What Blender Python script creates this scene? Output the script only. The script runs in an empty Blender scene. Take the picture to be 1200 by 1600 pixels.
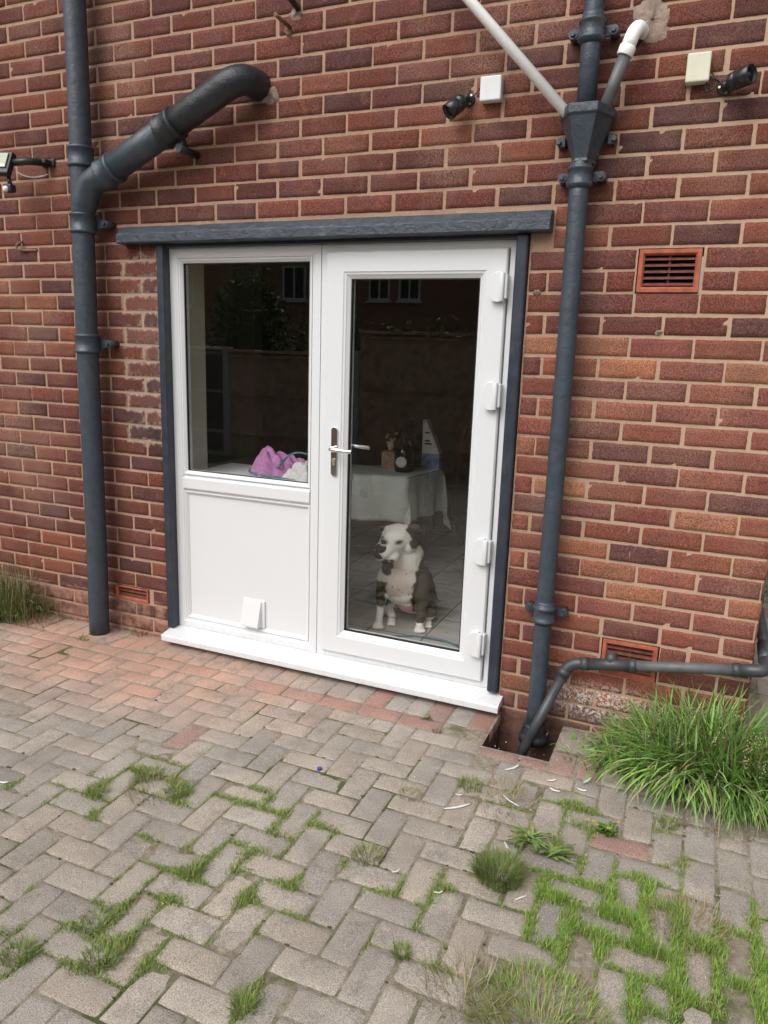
import bpy, bmesh, math, random
import numpy as np
from mathutils import Vector, Matrix
rnd = random.Random(7)
rng = np.random.default_rng(7)
S = bpy.context.scene
COL = S.collection
# ------------------------------------------------------------ camera, world, light
RC = ((0.91939392, 0.39203838, 0.03194883), (0.1119629, -0.18297419, -0.97672143), (-0.37706647, 0.90156883, -0.21211911))
cam_d = bpy.data.cameras.new('camera'); cam = bpy.data.objects.new('camera', cam_d); COL.objects.link(cam)
cam_d.sensor_fit = 'VERTICAL'; cam_d.sensor_height = 24.0; cam_d.lens = 24.0*1161.884/1600.0
cam_d.clip_start = 0.05; cam_d.clip_end = 2000
r, d, f = Vector(RC[0]), Vector(RC[1]), Vector(RC[2])
mw = Matrix((( r.x, -d.x, -f.x, 0.0), (r.y, -d.y, -f.y, -3.0), (r.z, -d.z, -f.z, 1.54), (0, 0, 0, 1)))
cam.matrix_world = mw
S.camera = cam
W = bpy.data.worlds.new('World'); S.world = W; W.use_nodes = True
wn = W.node_tree; wn.nodes.clear()
SUN_EL, SUN_AZ = math.radians(48), math.radians(200)   # azimuth clockwise from +y
sky = wn.nodes.new('ShaderNodeTexSky'); sky.sky_type = 'NISHITA'; sky.sun_disc = False
sky.sun_elevation = SUN_EL; sky.sun_rotation = SUN_AZ; sky.air_density = 1.0; sky.dust_density = 6.0; sky.ozone_density = 1.0
hs = wn.nodes.new('ShaderNodeHueSaturation'); hs.inputs['Saturation'].default_value = 0.12
bg = wn.nodes.new('ShaderNodeBackground'); bg.inputs['Strength'].default_value = 0.15
wo = wn.nodes.new('ShaderNodeOutputWorld')
wn.links.new(sky.outputs[0], hs.inputs['Color']); wn.links.new(hs.outputs[0], bg.inputs['Color']); wn.links.new(bg.outputs[0], wo.inputs[0])
sd = bpy.data.lights.new('sun', 'SUN'); sd.energy = 0.65; sd.angle = math.radians(60); sd.color = (1.0, 0.975, 0.95)
sun = bpy.data.objects.new('sun', sd); COL.objects.link(sun)
sdir = Vector((math.sin(SUN_AZ)*math.cos(SUN_EL), math.cos(SUN_AZ)*math.cos(SUN_EL), math.sin(SUN_EL)))
sun.rotation_euler = sdir.to_track_quat('Z', 'Y').to_euler()
S.view_settings.view_transform = 'Standard'; S.view_settings.look = 'None'; S.view_settings.exposure = 0.18; S.view_settings.gamma = 1.0
S.view_settings.use_curve_mapping = False
try:
    S.cycles.max_bounces = 10; S.cycles.transparent_max_bounces = 16
except Exception: pass

# ------------------------------------------------------------ materials
class NT:
    def __init__(s, name):
        s.m = bpy.data.materials.new(name); s.m.use_nodes = True; s.t = s.m.node_tree; s.t.nodes.clear()
        s.out = s.t.nodes.new('ShaderNodeOutputMaterial')
    def n(s, typ, **kw):
        x = s.t.nodes.new('ShaderNode'+typ)
        for k, v in kw.items():
            if k in x.inputs: 
                x.inputs[k].default_value = v
            else: setattr(x, k, v)
        return x
    def l(s, a, b): s.t.links.new(a, b)
    def coord(s): return s.n('TexCoord').outputs['Object']
    def noise(s, scale, detail=4, rough=.55, vec=None, dist=0.0):
        x = s.n('TexNoise'); x.inputs['Scale'].default_value = scale; x.inputs['Detail'].default_value = detail
        x.inputs['Roughness'].default_value = rough; x.inputs['Distortion'].default_value = dist
        s.l(vec if vec is not None else s.coord(), x.inputs['Vector']); return x.outputs['Fac']
    def ramp(s, fac, stops):
        x = s.n('ValToRGB'); e = x.color_ramp.elements
        while len(e) < len(stops): e.new(0.5)
        for i, (p, c) in enumerate(stops):
            e[i].position = p; e[i].color = (c[0], c[1], c[2], 1) if hasattr(c, '__len__') else (c, c, c, 1)
        s.l(fac, x.inputs[0]); return x.outputs[0]
    def mix(s, fac, a, b, blend='MIX'):
        x = s.n('Mix'); x.data_type = 'RGBA'; x.blend_type = blend
        for v, i in ((fac, 0), (a, 6), (b, 7)):
            if hasattr(v, 'is_output') or isinstance(v, bpy.types.NodeSocket): s.l(v, x.inputs[i])
            elif i == 0: x.inputs[0].default_value = v
            else: x.inputs[i].default_value = (v[0], v[1], v[2], 1)
        return x.outputs[2]
    def math(s, op, a, b=0.0, c=0.0):
        x = s.n('Math'); x.operation = op
        for i, v in enumerate((a, b, c)):
            if isinstance(v, bpy.types.NodeSocket): s.l(v, x.inputs[i])
            else: x.inputs[i].default_value = v
        return x.outputs[0]
    def bump(s, h, strength=.5, dist=.002, prev=None):
        x = s.n('Bump'); x.inputs['Strength'].default_value = strength; x.inputs['Distance'].default_value = dist
        s.l(h, x.inputs['Height'])
        if prev is not None: s.l(prev, x.inputs['Normal'])
        return x.outputs[0]
    def bsdf(s, col, rough=.6, normal=None, metallic=0.0, **kw):
        b = s.n('BsdfPrincipled')
        if isinstance(col, bpy.types.NodeSocket): s.l(col, b.inputs['Base Color'])
        else: b.inputs['Base Color'].default_value = (col[0], col[1], col[2], 1)
        if isinstance(rough, bpy.types.NodeSocket): s.l(rough, b.inputs['Roughness'])
        else: b.inputs['Roughness'].default_value = rough
        b.inputs['Metallic'].default_value = metallic
        if normal is not None: s.l(normal, b.inputs['Normal'])
        for k, v in kw.items():
            k = k.replace('_', ' ')
            if isinstance(v, bpy.types.NodeSocket): s.l(v, b.inputs[k])
            else: b.inputs[k].default_value = v
        s.l(b.outputs[0], s.out.inputs[0]); return b
def simple(name, c, var=.12, scale=30, rough=.5, bump=.15, bscale=80, bd=.001, metallic=0.0, c2=None, **kw):
    t = NT(name)
    n = t.noise(scale, 5)
    c2 = c2 or tuple(min(1, v*(1+2*var)) for v in c)
    c1 = tuple(v*(1-var) for v in c) if c2 is None else tuple(v*(1-var) for v in c)
    col = t.ramp(n, [(.3, c1), (.7, c2)])
    nb = t.bump(t.noise(bscale, 4), bump, bd) if bump else None
    rr = t.ramp(t.noise(scale*.6, 3), [(.3, max(.03, rough*.85)), (.7, min(1, rough*1.15))])
    t.bsdf(col, rr, nb, metallic, **kw); return t.m
def attr_mat(name, rough=.7, bump=.4, bscale=120, bd=.002, speck=.25, sscale=200, **kw):
    t = NT(name)
    a = t.n('Attribute'); a.attribute_name = 'col'
    n = t.noise(sscale, 3, .7)
    k = t.ramp(n, [(.3, 1-speck), (.7, 1+speck)])
    col = t.mix(1.0, a.outputs['Color'], k, 'MULTIPLY')
    nb = t.bump(t.noise(bscale, 5, .7), bump, bd) if bump else None
    t.bsdf(col, rough, nb, 0, **kw); return t.m

M = {}
def mk_brick():
    t = NT('facing_brick'); v = t.coord()
    a = t.n('Attribute'); a.attribute_name = 'col'
    # kiln flashing clouds inside each face, then a fine dragwire speckle
    n1 = t.noise(9, 4, .6, v)
    c = t.mix(t.ramp(n1, [(.45, 0.0), (.70, 0.4)]), a.outputs['Color'], (.125, .058, .050))
    ed_ = t.n('Attribute'); ed_.attribute_name = 'edge'
    heart = t.math('MULTIPLY', t.math('SUBTRACT', 1.0, ed_.outputs['Fac']), t.ramp(t.noise(5.5, 2, .5, v), [(.44, 0), (.64, .42)]))
    c = t.mix(heart, c, (.135, .066, .060))
    n1b = t.noise(14, 3, .6, v, 1.0)
    c = t.mix(t.ramp(n1b, [(.58, 0.0), (.78, .35)]), c, (.33, .115, .070))
    n2 = t.noise(260, 4, .75, v)
    c = t.mix(1.0, c, t.ramp(n2, [(.37, .30), (.50, 1.02), (.63, 1.80)]), 'MULTIPLY')
    n3 = t.noise(90, 3, .7, v)
    c = t.mix(1.0, c, t.ramp(n3, [(.3, .78), (.7, 1.2)]), 'MULTIPLY')
    sp = t.n('SeparateXYZ'); t.l(v, sp.inputs[0]); X, Z = sp.outputs['X'], sp.outputs['Z']
    # pale bloom of salts across part of the wall
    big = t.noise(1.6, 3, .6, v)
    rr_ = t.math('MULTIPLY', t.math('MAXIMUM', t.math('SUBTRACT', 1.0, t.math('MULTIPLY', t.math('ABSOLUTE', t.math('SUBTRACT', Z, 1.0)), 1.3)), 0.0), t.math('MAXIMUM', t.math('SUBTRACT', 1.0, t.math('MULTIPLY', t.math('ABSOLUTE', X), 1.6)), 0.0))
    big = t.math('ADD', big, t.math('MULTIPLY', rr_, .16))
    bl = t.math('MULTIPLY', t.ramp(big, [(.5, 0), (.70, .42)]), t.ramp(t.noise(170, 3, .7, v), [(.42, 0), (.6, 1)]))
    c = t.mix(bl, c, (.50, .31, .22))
    mp = t.n('Mapping'); mp.inputs['Scale'].default_value = (70, 70, 5); t.l(v, mp.inputs[0])
    st_ = t.ramp(t.noise(1.0, 4, .6, mp.outputs[0]), [(.60, 0), (.70, 1)])
    zn = t.math('MULTIPLY', t.math('GREATER_THAN', Z, .62), t.math('LESS_THAN', Z, 1.12)); xn = t.math('MULTIPLY', t.math('GREATER_THAN', X, -.22), t.math('LESS_THAN', X, .06))
    c = t.mix(t.math('MULTIPLY', t.math('MULTIPLY', st_, .6), t.math('MULTIPLY', t.math('MULTIPLY', zn, xn), t.ramp(t.noise(11, 3, .6, v), [(.5, 0), (.6, 1)]))), c, (.62, .55, .46))
    # dark damp run-off stains behind and beneath the pipes
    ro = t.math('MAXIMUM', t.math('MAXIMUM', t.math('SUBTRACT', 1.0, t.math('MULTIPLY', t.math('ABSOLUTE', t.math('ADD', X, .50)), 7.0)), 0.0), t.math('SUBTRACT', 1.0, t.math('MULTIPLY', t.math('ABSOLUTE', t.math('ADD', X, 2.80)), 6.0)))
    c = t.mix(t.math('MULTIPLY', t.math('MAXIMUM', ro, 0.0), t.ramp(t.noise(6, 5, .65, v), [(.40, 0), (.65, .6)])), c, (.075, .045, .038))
    # salty white flaking low down by the drain
    dz = t.math('ABSOLUTE', t.math('SUBTRACT', Z, .13)); mz = t.math('SUBTRACT', 1.0, t.math('MULTIPLY', dz, 9.5))
    mx = t.math('SUBTRACT', 1.0, t.math('MULTIPLY', t.math('ABSOLUTE', t.math('ADD', X, .24)), 3.4))
    m = t.math('MULTIPLY', t.math('MAXIMUM', mz, 0.0), t.math('MAXIMUM', mx, 0.0))
    m = t.math('MINIMUM', t.math('MULTIPLY', m, 2.2), 1.0)
    m = t.math('MULTIPLY', m, t.ramp(t.noise(75, 4, .75, v), [(.47, 0), (.56, 1)]))
    c = t.mix(m, c, (.62, .58, .53))
    # grime at the foot of the wall
    low = t.math('MAXIMUM', t.math('SUBTRACT', 1.0, t.math('MULTIPLY', t.math('ABSOLUTE', t.math('SUBTRACT', Z, .05)), 6)), 0.0)
    c = t.mix(t.math('MULTIPLY', low, t.ramp(t.noise(12, 4, .6, v), [(.4, .1), (.7, .8)])), c, (.13, .10, .08))
    # cement smears and paint on the pier left of the door
    px = t.math('MULTIPLY', t.math('GREATER_THAN', X, -2.70), t.math('LESS_THAN', X, -2.40))
    pz = t.math('MULTIPLY', t.math('GREATER_THAN', Z, 1.02), t.math('LESS_THAN', Z, 1.97))
    edge = t.n('Attribute'); edge.attribute_name = 'edge'
    em = t.math('ADD', t.math('MULTIPLY', edge.outputs['Fac'], .33), t.noise(34, 5, .65, v))
    em = t.math('MULTIPLY', t.ramp(em, [(.64, 0), (.80, .8)]), t.math('MULTIPLY', px, pz))
    c = t.mix(em, c, (.36, .26, .20))
    # brick-dust wash low on the left
    lx = t.math('MULTIPLY', t.math('LESS_THAN', X, -2.4), t.math('LESS_THAN', Z, .2))
    c = t.mix(t.math('MULTIPLY', lx, t.ramp(t.noise(18, 4, .6, v), [(.4, 0), (.65, .75)])), c, (.40, .22, .16))
    nb = t.bump(t.noise(230, 5, .75, v), .75, .0022)
    nb = t.bump(t.noise(45, 3, .6, v), .4, .003, nb)
    t.bsdf(c, .88, nb, 0, Specular_IOR_Level=.25); return t.m
def mk_mortar():
    t = NT('lime_mortar'); v = t.coord()
    c = t.ramp(t.noise(7, 4, .6, v), [(.3, (.36, .225, .155)), (.7, (.48, .32, .225))])
    c = t.mix(1.0, c, t.ramp(t.noise(240, 3, .7, v), [(.3, .68), (.7, 1.25)]), 'MULTIPLY')
    c = t.mix(t.ramp(t.noise(28, 4, .7, v), [(.54, 0), (.72, .6)]), c, (.17, .11, .085))
    sp = t.n('SeparateXYZ'); t.l(v, sp.inputs[0]); X, Z = sp.outputs['X'], sp.outputs['Z']
    pier = t.math('MULTIPLY', t.math('MULTIPLY', t.math('GREATER_THAN', X, -2.68), t.math('LESS_THAN', X, -2.4)), t.math('MULTIPLY', t.math('GREATER_THAN', Z, 1.02), t.math('LESS_THAN', Z, 1.97)))
    c = t.mix(t.math('MULTIPLY', pier, .7), c, (.36, .27, .21))
    rt = t.math('MULTIPLY', t.math('MINIMUM', t.math('MAXIMUM', t.math('ADD', X, .8), 0.0), 1.0), .55)
    c = t.mix(rt, c, (.58, .42, .30))
    nb = t.bump(t.noise(160, 5, .7, v), .9, .003)
    t.bsdf(c, .95, nb, 0, Specular_IOR_Level=.15); return t.m
M['brick'] = mk_brick(); M['mortar'] = mk_mortar()
def mk_paint(name, c, lump=.5):
    t = NT(name); v = t.coord()
    col = t.ramp(t.noise(25, 5, .6, v), [(.3, tuple(x*.82 for x in c)), (.7, tuple(x*1.2 for x in c))])
    chip = t.ramp(t.noise(38, 6, .7, v), [(.735, 0), (.76, 1)])
    col = t.mix(chip, col, tuple(min(1, x*4+.06) for x in c))
    nb = t.bump(t.noise(170, 3, .6, v), lump, .0022)
    nb = t.bump(t.noise(34, 4, .6, v), lump*.9, .006, nb)
    col = t.mix(t.ramp(t.noise(9, 5, .7, v), [(.52, 0), (.72, .35)]), col, (.10, .095, .085))
    t.bsdf(col, t.ramp(t.noise(16, 3, .5, v), [(.3, .30), (.7, .46)]), nb, 0); return t.m
M['iron'] = mk_paint('slate_blue_gloss_on_iron', (.042, .056, .075), .6)
M['iron_black'] = mk_paint('black_gloss_on_iron', (.022, .026, .032), .8)
M['trim'] = mk_paint('slate_blue_paint_on_timber', (.026, .033, .05), .12)
M['lintel'] = mk_paint('slate_blue_masonry_paint', (.040, .052, .068), 1.0)
def mk_upvc():
    t = NT('white_upvc'); v = t.coord()
    c = t.ramp(t.noise(3, 3, .5, v), [(.3, (.69, .70, .71)), (.7, (.70, .71, .72))])
    c = t.mix(t.ramp(t.noise(90, 5, .75, v), [(.70, 0), (.80, .10)]), c, (.55, .53, .50))
    sp = t.n('SeparateXYZ'); t.l(v, sp.inputs[0])
    lo = t.math('MAXIMUM', t.math('SUBTRACT', 1.0, t.math('MULTIPLY', sp.outputs['Z'], 5.5)), 0.0)
    c = t.mix(t.math('MULTIPLY', lo, t.ramp(t.noise(40, 5, .75, v), [(.48, 0), (.75, .5)])), c, (.42, .36, .30))
    t.bsdf(c, .30, t.bump(t.noise(5, 2, .5, v), .02, .003)); return t.m
M['upvc'] = mk_upvc()
M['white_plastic'] = simple('white_waste_plastic', (.93, .93, .92), .05, 12, .32, .1)
M['cream_plastic'] = simple('cream_box_plastic', (.62, .60, .47), .05, 20, .4, .1)
M['grey_box'] = simple('off_white_box_plastic', (.66, .66, .67), .04, 20, .38, .1)
M['black_plastic'] = simple('black_plastic', (.02, .021, .023), .2, 30, .42, .2)
M['satin_black'] = simple('satin_black_metal', (.016, .017, .02), .2, 30, .3, .1)
M['grey_pipe'] = simple('weathered_grey_plastic', (.105, .11, .115), .18, 18, .48, .25, 60)
M['dark_pipe'] = simple('dark_pipe_fitting', (.045, .048, .052), .2, 22, .42, .25, 60)
M['gasket'] = simple('black_rubber_gasket', (.012, .012, .013), .1, 30, .6, .1)
M['chrome'] = simple('polished_chrome', (.72, .72, .71), .03, 8, .12, 0, metallic=1.0)
M['screw'] = simple('zinc_screw', (.55, .50, .36), .1, 60, .35, .1, metallic=.8)
M['terra'] = simple('terracotta_vent', (.33, .085, .045), .25, 26, .75, .5, 120, .0015)
M['terra_dark'] = simple('terracotta_louvre', (.15, .048, .034), .25, 30, .8, .5, 120)
M['void'] = simple('cavity_darkness', (.012, .010, .009), .2, 20, .95, .3)  # near-black: the dark inside openings is put into the colour
M['rust'] = simple('rusty_steel', (.17, .085, .05), .35, 60, .75, .6, 140)
M['cement'] = simple('grey_cement_patch', (.24, .18, .145), .3, 24, .95, 1.0, 90, .004)
M['lens'] = simple('dark_lens', (.01, .01, .013), .1, 20, .06, 0)
M['led'] = simple('lamp_face', (.35, .37, .28), .15, 120, .18, .3, 160)
M['soil'] = simple('damp_soil', (.075, .052, .038), .4, 40, .98, 1.2, 60, .006)
M['pit'] = simple('old_brick_pit', (.10, .048, .034), .4, 16, .95, 1.0, 50, .005)
M['cream_wall'] = simple('cream_plaster', (.50, .48, .38), .05, 6, .8, .2)
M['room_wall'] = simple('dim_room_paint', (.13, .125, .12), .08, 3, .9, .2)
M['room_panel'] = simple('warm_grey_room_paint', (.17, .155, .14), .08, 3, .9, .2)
M['wood_dark'] = simple('dark_red_wood', (.065, .022, .018), .35, 14, .35, .15)
M['teal'] = simple('teal_cable_sheath', (.05, .17, .20), .12, 30, .45, 0)
M['pink'] = simple('pink_towelling', (.42, .17, .36), .15, 60, .95, 1.0, 300, .003)
M['linen'] = simple('crumpled_white_cloth', (.55, .53, .52), .08, 50, .9, .7, 220, .002)
M['card'] = simple('patterned_tissue_box', (.36, .24, .15), .35, 55, .8, .1)
M['bottle'] = simple('dark_bottle_glass', (.008, .012, .010), .1, 10, .06, 0)
M['label'] = simple('paper_label', (.62, .62, .58), .1, 50, .7, .1)
M['flower'] = simple('yellow_petals', (.62, .42, .03), .2, 60, .7, .3)
M['black_fabric'] = simple('black_fabric', (.012, .012, .014), .2, 60, .9, .6, 200)
M['fence_wood'] = simple('brown_fence_boards', (.46, .35, .26), .35, 9, .85, .5, 40, .004)
M['fence_dark'] = simple('dark_stained_fence_boards', (.06, .055, .06), .35, 9, .85, .5, 40, .004)
M['concrete'] = simple('concrete_post', (.55, .54, .52), .15, 20, .9, .6, 90)
M['roof'] = simple('dark_roof_tiles', (.06, .052, .05), .3, 12, .85, .8, 20, .01)
M['window_dark'] = simple('dark_window_glass', (.03, .035, .04), .1, 4, .1, 0)
M['leaf_far'] = attr_mat('hedge_leaves', .6, 0, speck=.2, sscale=5)
M['bark'] = simple('tree_bark', (.09, .065, .045), .3, 20, .9, .8, 50, .006)
M['grass'] = attr_mat('grass_blades', .55, 0, speck=.12, sscale=60, Subsurface_Weight=0.0)
M['offcut'] = simple('white_plastic_offcut', (.78, .78, .76), .04, 30, .4, .1)
M['blue_cap'] = simple('blue_plastic_cap', (.03, .05, .40), .1, 30, .35, .1)
M['pebble'] = simple('pale_grit', (.42, .38, .32), .3, 60, .9, .4)
def mk_tile():
    t = NT('floor_tiles'); v = t.coord()
    sp = t.n('SeparateXYZ'); t.l(v, sp.inputs[0])
    def line(ax, off):
        q = t.math('FRACT', t.math('DIVIDE', t.math('ADD', sp.outputs[ax], off), .305))
        q = t.math('ABSOLUTE', t.math('SUBTRACT', q, .5)); return t.math('GREATER_THAN', q, .489)
    g = t.math('MAXIMUM', line('X', 1.185+30.5), line('Y', -.718+30.5))
    vm = t.n('Vector Math'.replace(' ', '')) if False else t.n('Mapping'); vm.inputs['Scale'].default_value = (3, 14, 3); t.l(v, vm.inputs[0])
    c = t.ramp(t.noise(1.2, 5, .65, vm.outputs[0]), [(.3, (.42, .40, .37)), (.7, (.58, .55, .52))])
    c = t.mix(g, c, (.02, .018, .016))
    t.bsdf(c, t.ramp(t.noise(6, 3), [(.3, .25), (.7, .42)]), t.bump(t.math('SUBTRACT', 1.0, g), .5, .002)); return t.m
M['tile'] = mk_tile()
def mk_cloth():
    t = NT('patchwork_tablecloth'); v = t.coord()
    b = t.n('TexVoronoi'); b.distance = 'CHEBYCHEV'; b.inputs['Scale'].default_value = 7.0; t.l(v, b.inputs['Vector'])
    k = t.n('SeparateColor'); t.l(b.outputs['Color'], k.inputs[0])
    c = t.ramp(k.outputs[0], [(.2, (.62, .64, .58)), (.55, (.74, .76, .70)), (.8, (.45, .49, .43))])
    c = t.mix(t.ramp(t.noise(90, 3), [(.4, 0), (.7, .35)]), c, (.80, .81, .76))
    t.bsdf(c, .55, t.bump(t.noise(60, 4), .4, .002)); return t.m
M['cloth'] = mk_cloth()
def mk_glass():
    t = NT('window_glass')
    g = t.n('NewGeometry'); dp = t.n('VectorMath'); dp.operation = 'DOT_PRODUCT'
    t.l(g.outputs['Normal'], dp.inputs[0]); t.l(g.outputs['Incoming'], dp.inputs[1])
    c = t.math('ABSOLUTE', dp.outputs['Value'])
    fr = t.math('ADD', .062, t.math('MULTIPLY', .938, t.math('POWER', t.math('SUBTRACT', 1.0, c), 5.0)))
    tr = t.n('BsdfTransparent'); tr.inputs[0].default_value = (.985, .99, .985, 1)
    gl = t.n('BsdfGlossy'); gl.inputs['Roughness'].default_value = 0.0
    mx = t.n('MixShader'); t.l(fr, mx.inputs[0]); t.l(tr.outputs[0], mx.inputs[1]); t.l(gl.outputs[0], mx.inputs[2])
    nb = t.bump(t.noise(1.3, 1, .3), .03, .004); t.l(nb, gl.inputs['Normal'])
    t.l(mx.outputs[0], t.out.inputs[0]); return t.m
M['glass'] = mk_glass()
def mk_paver():
    t = NT('concrete_block_paver'); v = t.coord()
    a = t.n('Attribute'); a.attribute_name = 'col'
    c = a.outputs['Color']
    sp = t.n('SeparateXYZ'); t.l(v, sp.inputs[0]); X, Y = sp.outputs['X'], sp.outputs['Y']
    # brick dust trodden into the paving by the door
    dx = t.math('DIVIDE', t.math('ADD', X, 2.55), 1.25); dy = t.math('DIVIDE', t.math('ADD', Y, .28), .55)
    dd = t.math('SQRT', t.math('ADD', t.math('MULTIPLY', dx, dx), t.math('MULTIPLY', dy, dy)))
    m = t.math('MAXIMUM', t.math('SUBTRACT', 1.15, dd), 0.0)
    m = t.math('MINIMUM', t.math('MULTIPLY', m, t.ramp(t.noise(3.5, 5, .6, v), [(.3, .5), (.65, 1.5)])), .85)
    c = t.mix(m, c, (.52, .30, .22))
    # broad damp and dirt clouding
    c = t.mix(1.0, c, t.ramp(t.noise(2.2, 5, .65, v), [(.3, .72), (.7, 1.18)]), 'MULTIPLY')
    c = t.mix(t.ramp(t.noise(5.5, 6, .75, v), [(.52, 0), (.7, .5)]), c, (.20, .18, .165))
    c = t.mix(t.ramp(t.noise(11, 5, .7, v), [(.5, 0), (.75, .40)]), c, (.20, .17, .145))
    n = t.noise(330, 3, .8, v)
    c = t.mix(1.0, c, t.ramp(n, [(.34, .42), (.5, 1.0), (.66, 1.6)]), 'MULTIPLY')
    vo = t.n('TexVoronoi'); vo.inputs['Scale'].default_value = 210; t.l(v, vo.inputs['Vector'])
    c = t.mix(t.ramp(vo.outputs['Distance'], [(.10, .6), (.2, 0)]), c, (.58, .53, .46))
    nb = t.bump(t.noise(300, 4, .8, v), .8, .002)
    nb = t.bump(t.noise(40, 4, .6, v), .35, .003, nb)
    t.bsdf(c, .9, nb, 0, Specular_IOR_Level=.25); return t.m
M['paver'] = mk_paver()
def mk_joint():
    t = NT('joint_sand_and_moss'); v = t.coord()
    c = t.ramp(t.noise(30, 5, .7, v), [(.3, (.20, .16, .12)), (.7, (.46, .40, .32))])
    c = t.mix(t.ramp(t.noise(3.0, 5, .6, v), [(.52, 0), (.62, .9)]), c, (.085, .105, .03))
    c = t.mix(1.0, c, t.ramp(t.noise(350, 3, .8, v), [(.3, .5), (.7, 1.5)]), 'MULTIPLY')
    t.bsdf(c, .98, t.bump(t.noise(200, 5, .8, v), 1.0, .005), 0, Specular_IOR_Level=.1); return t.m
M['joint'] = mk_joint()

# ------------------------------------------------------------ object helpers
def link(o, parent=None, root=Vector((0, 0, 0))):
    COL.objects.link(o)
    if parent is not None: o.parent = parent
    return o
def org(parent):
    v = Vector((0, 0, 0)); p = parent
    while p is not None: v += p.location; p = p.parent
    return v
class MB:
    """collects shapes in world coordinates; build() links ONE mesh object"""
    def __init__(s): s.v = []; s.f = []; s.sm = []; s.mi = []; s.cur = 0; s.col = []; s.usecol = False
    def add(s, vs, fs, smooth=False, col=None):
        b = len(s.v); s.v += [tuple(x) for x in vs]; s.f += [tuple(i+b for i in q) for q in fs]
        s.sm += [smooth]*len(fs); s.mi += [s.cur]*len(fs)
        if col is not None: s.usecol = True
        s.col += [col if col is not None else (1, 1, 1)]*len(vs)
    def box(s, x0, x1, y0, y1, z0, z1, b=0.0, rot=None, c=None, smooth=False):
        """box with chamfered edges of width b"""
        if b <= 0:
            vs = [(x, y, z) for x in (x0, x1) for y in (y0, y1) for z in (z0, z1)]
            fs = [(0, 1, 3, 2), (4, 6, 7, 5), (0, 4, 5, 1), (2, 3, 7, 6), (0, 2, 6, 4), (1, 5, 7, 3)]
        else:
            bm = bmesh.new(); bmesh.ops.create_cube(bm, size=1.0)
            for v in bm.verts: v.co = Vector((x0 if v.co.x < 0 else x1, y0 if v.co.y < 0 else y1, z0 if v.co.z < 0 else z1))
            bmesh.ops.bevel(bm, geom=bm.edges[:], offset=b, segments=2, profile=.5, affect='EDGES')
            vs = [tuple(v.co) for v in bm.verts]; fs = [tuple(v.index for v in q.verts) for q in bm.faces]; bm.free()
        if rot is not None:
            cc = Vector(c) if c is not None else Vector(((x0+x1)/2, (y0+y1)/2, (z0+z1)/2))
            vs = [tuple(rot @ (Vector(v)-cc) + cc) for v in vs]
        s.add(vs, fs, smooth)
    def tube(s, path, rad, seg=16, cap=True, smooth=True, col=None):
        P = [Vector(p) for p in path]; n = len(P)
        if not hasattr(rad, '__len__'): rad = [rad]*n
        T = []
        for i in range(n):
            a = P[max(i-1, 0)]; b = P[min(i+1, n-1)]
            d = (b-a); T.append(d.normalized() if d.length > 1e-9 else (T[-1] if T else Vector((0, 0, 1))))
        u = T[0].orthogonal().normalized(); vs = []
        for i in range(n):
            u = (u - T[i]*u.dot(T[i])); u.normalize(); w = T[i].cross(u)
            for k in range(seg):
                a = 2*math.pi*k/seg; vs.append(P[i] + (u*math.cos(a)+w*math.sin(a))*rad[i])
        fs = [(i*seg+k, i*seg+(k+1) % seg, (i+1)*seg+(k+1) % seg, (i+1)*seg+k) for i in range(n-1) for k in range(seg)]
        s.add(vs, fs, smooth, col)
        if cap:
            b = len(s.v)-len(vs)
            s.f.append(tuple(b+k for k in reversed(range(seg)))); s.sm.append(False); s.mi.append(s.cur)
            s.f.append(tuple(b+(n-1)*seg+k for k in range(seg))); s.sm.append(False); s.mi.append(s.cur)
    def lathe(s, p0, p1, prof, seg=24, smooth=True):
        """prof: (t along p0->p1 in metres, radius)"""
        d = (Vector(p1)-Vector(p0)).normalized()
        pts = []; rr = []
        for t, r_ in prof: pts.append(Vector(p0)+d*t); rr.append(r_)
        u = d.orthogonal().normalized(); w = d.cross(u); vs = []
        for p, r_ in zip(pts, rr):
            for k in range(seg):
                a = 2*math.pi*k/seg; vs.append(p+(u*math.cos(a)+w*math.sin(a))*r_)
        n = len(pts)
        fs = [(i*seg+k, i*seg+(k+1) % seg, (i+1)*seg+(k+1) % seg, (i+1)*seg+k) for i in range(n-1) for k in range(seg)]
        fs.append(tuple(reversed(range(seg)))); fs.append(tuple((n-1)*seg+k for k in range(seg)))
        s.add(vs, fs, smooth)
    def ball(s, c, r_, seg=14, rings=9, sc=(1, 1, 1), col=None):
        vs = []; 
        for i in range(rings+1):
            th = math.pi*i/rings
            for k in range(seg):
                a = 2*math.pi*k/seg
                vs.append((c[0]+r_*sc[0]*math.sin(th)*math.cos(a), c[1]+r_*sc[1]*math.sin(th)*math.sin(a), c[2]+r_*sc[2]*math.cos(th)))
        fs = [(i*seg+k, (i+1)*seg+k, (i+1)*seg+(k+1) % seg, i*seg+(k+1) % seg) for i in range(rings) for k in range(seg)]
        s.add(vs, fs, True, col)
    def prism(s, poly, axis, a0, a1):
        """poly: 2-D points; axis 'x' (y,z), 'y' (x,z), 'z' (x,y)"""
        def P(p, a): return {'x': (a, p[0], p[1]), 'y': (p[0], a, p[1]), 'z': (p[0], p[1], a)}[axis]
        n = len(poly); vs = [P(p, a0) for p in poly]+[P(p, a1) for p in poly]
        fs = [(k, (k+1) % n, n+(k+1) % n, n+k) for k in range(n)]+[tuple(reversed(range(n))), tuple(range(n, 2*n))]
        s.add(vs, fs)
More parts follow.
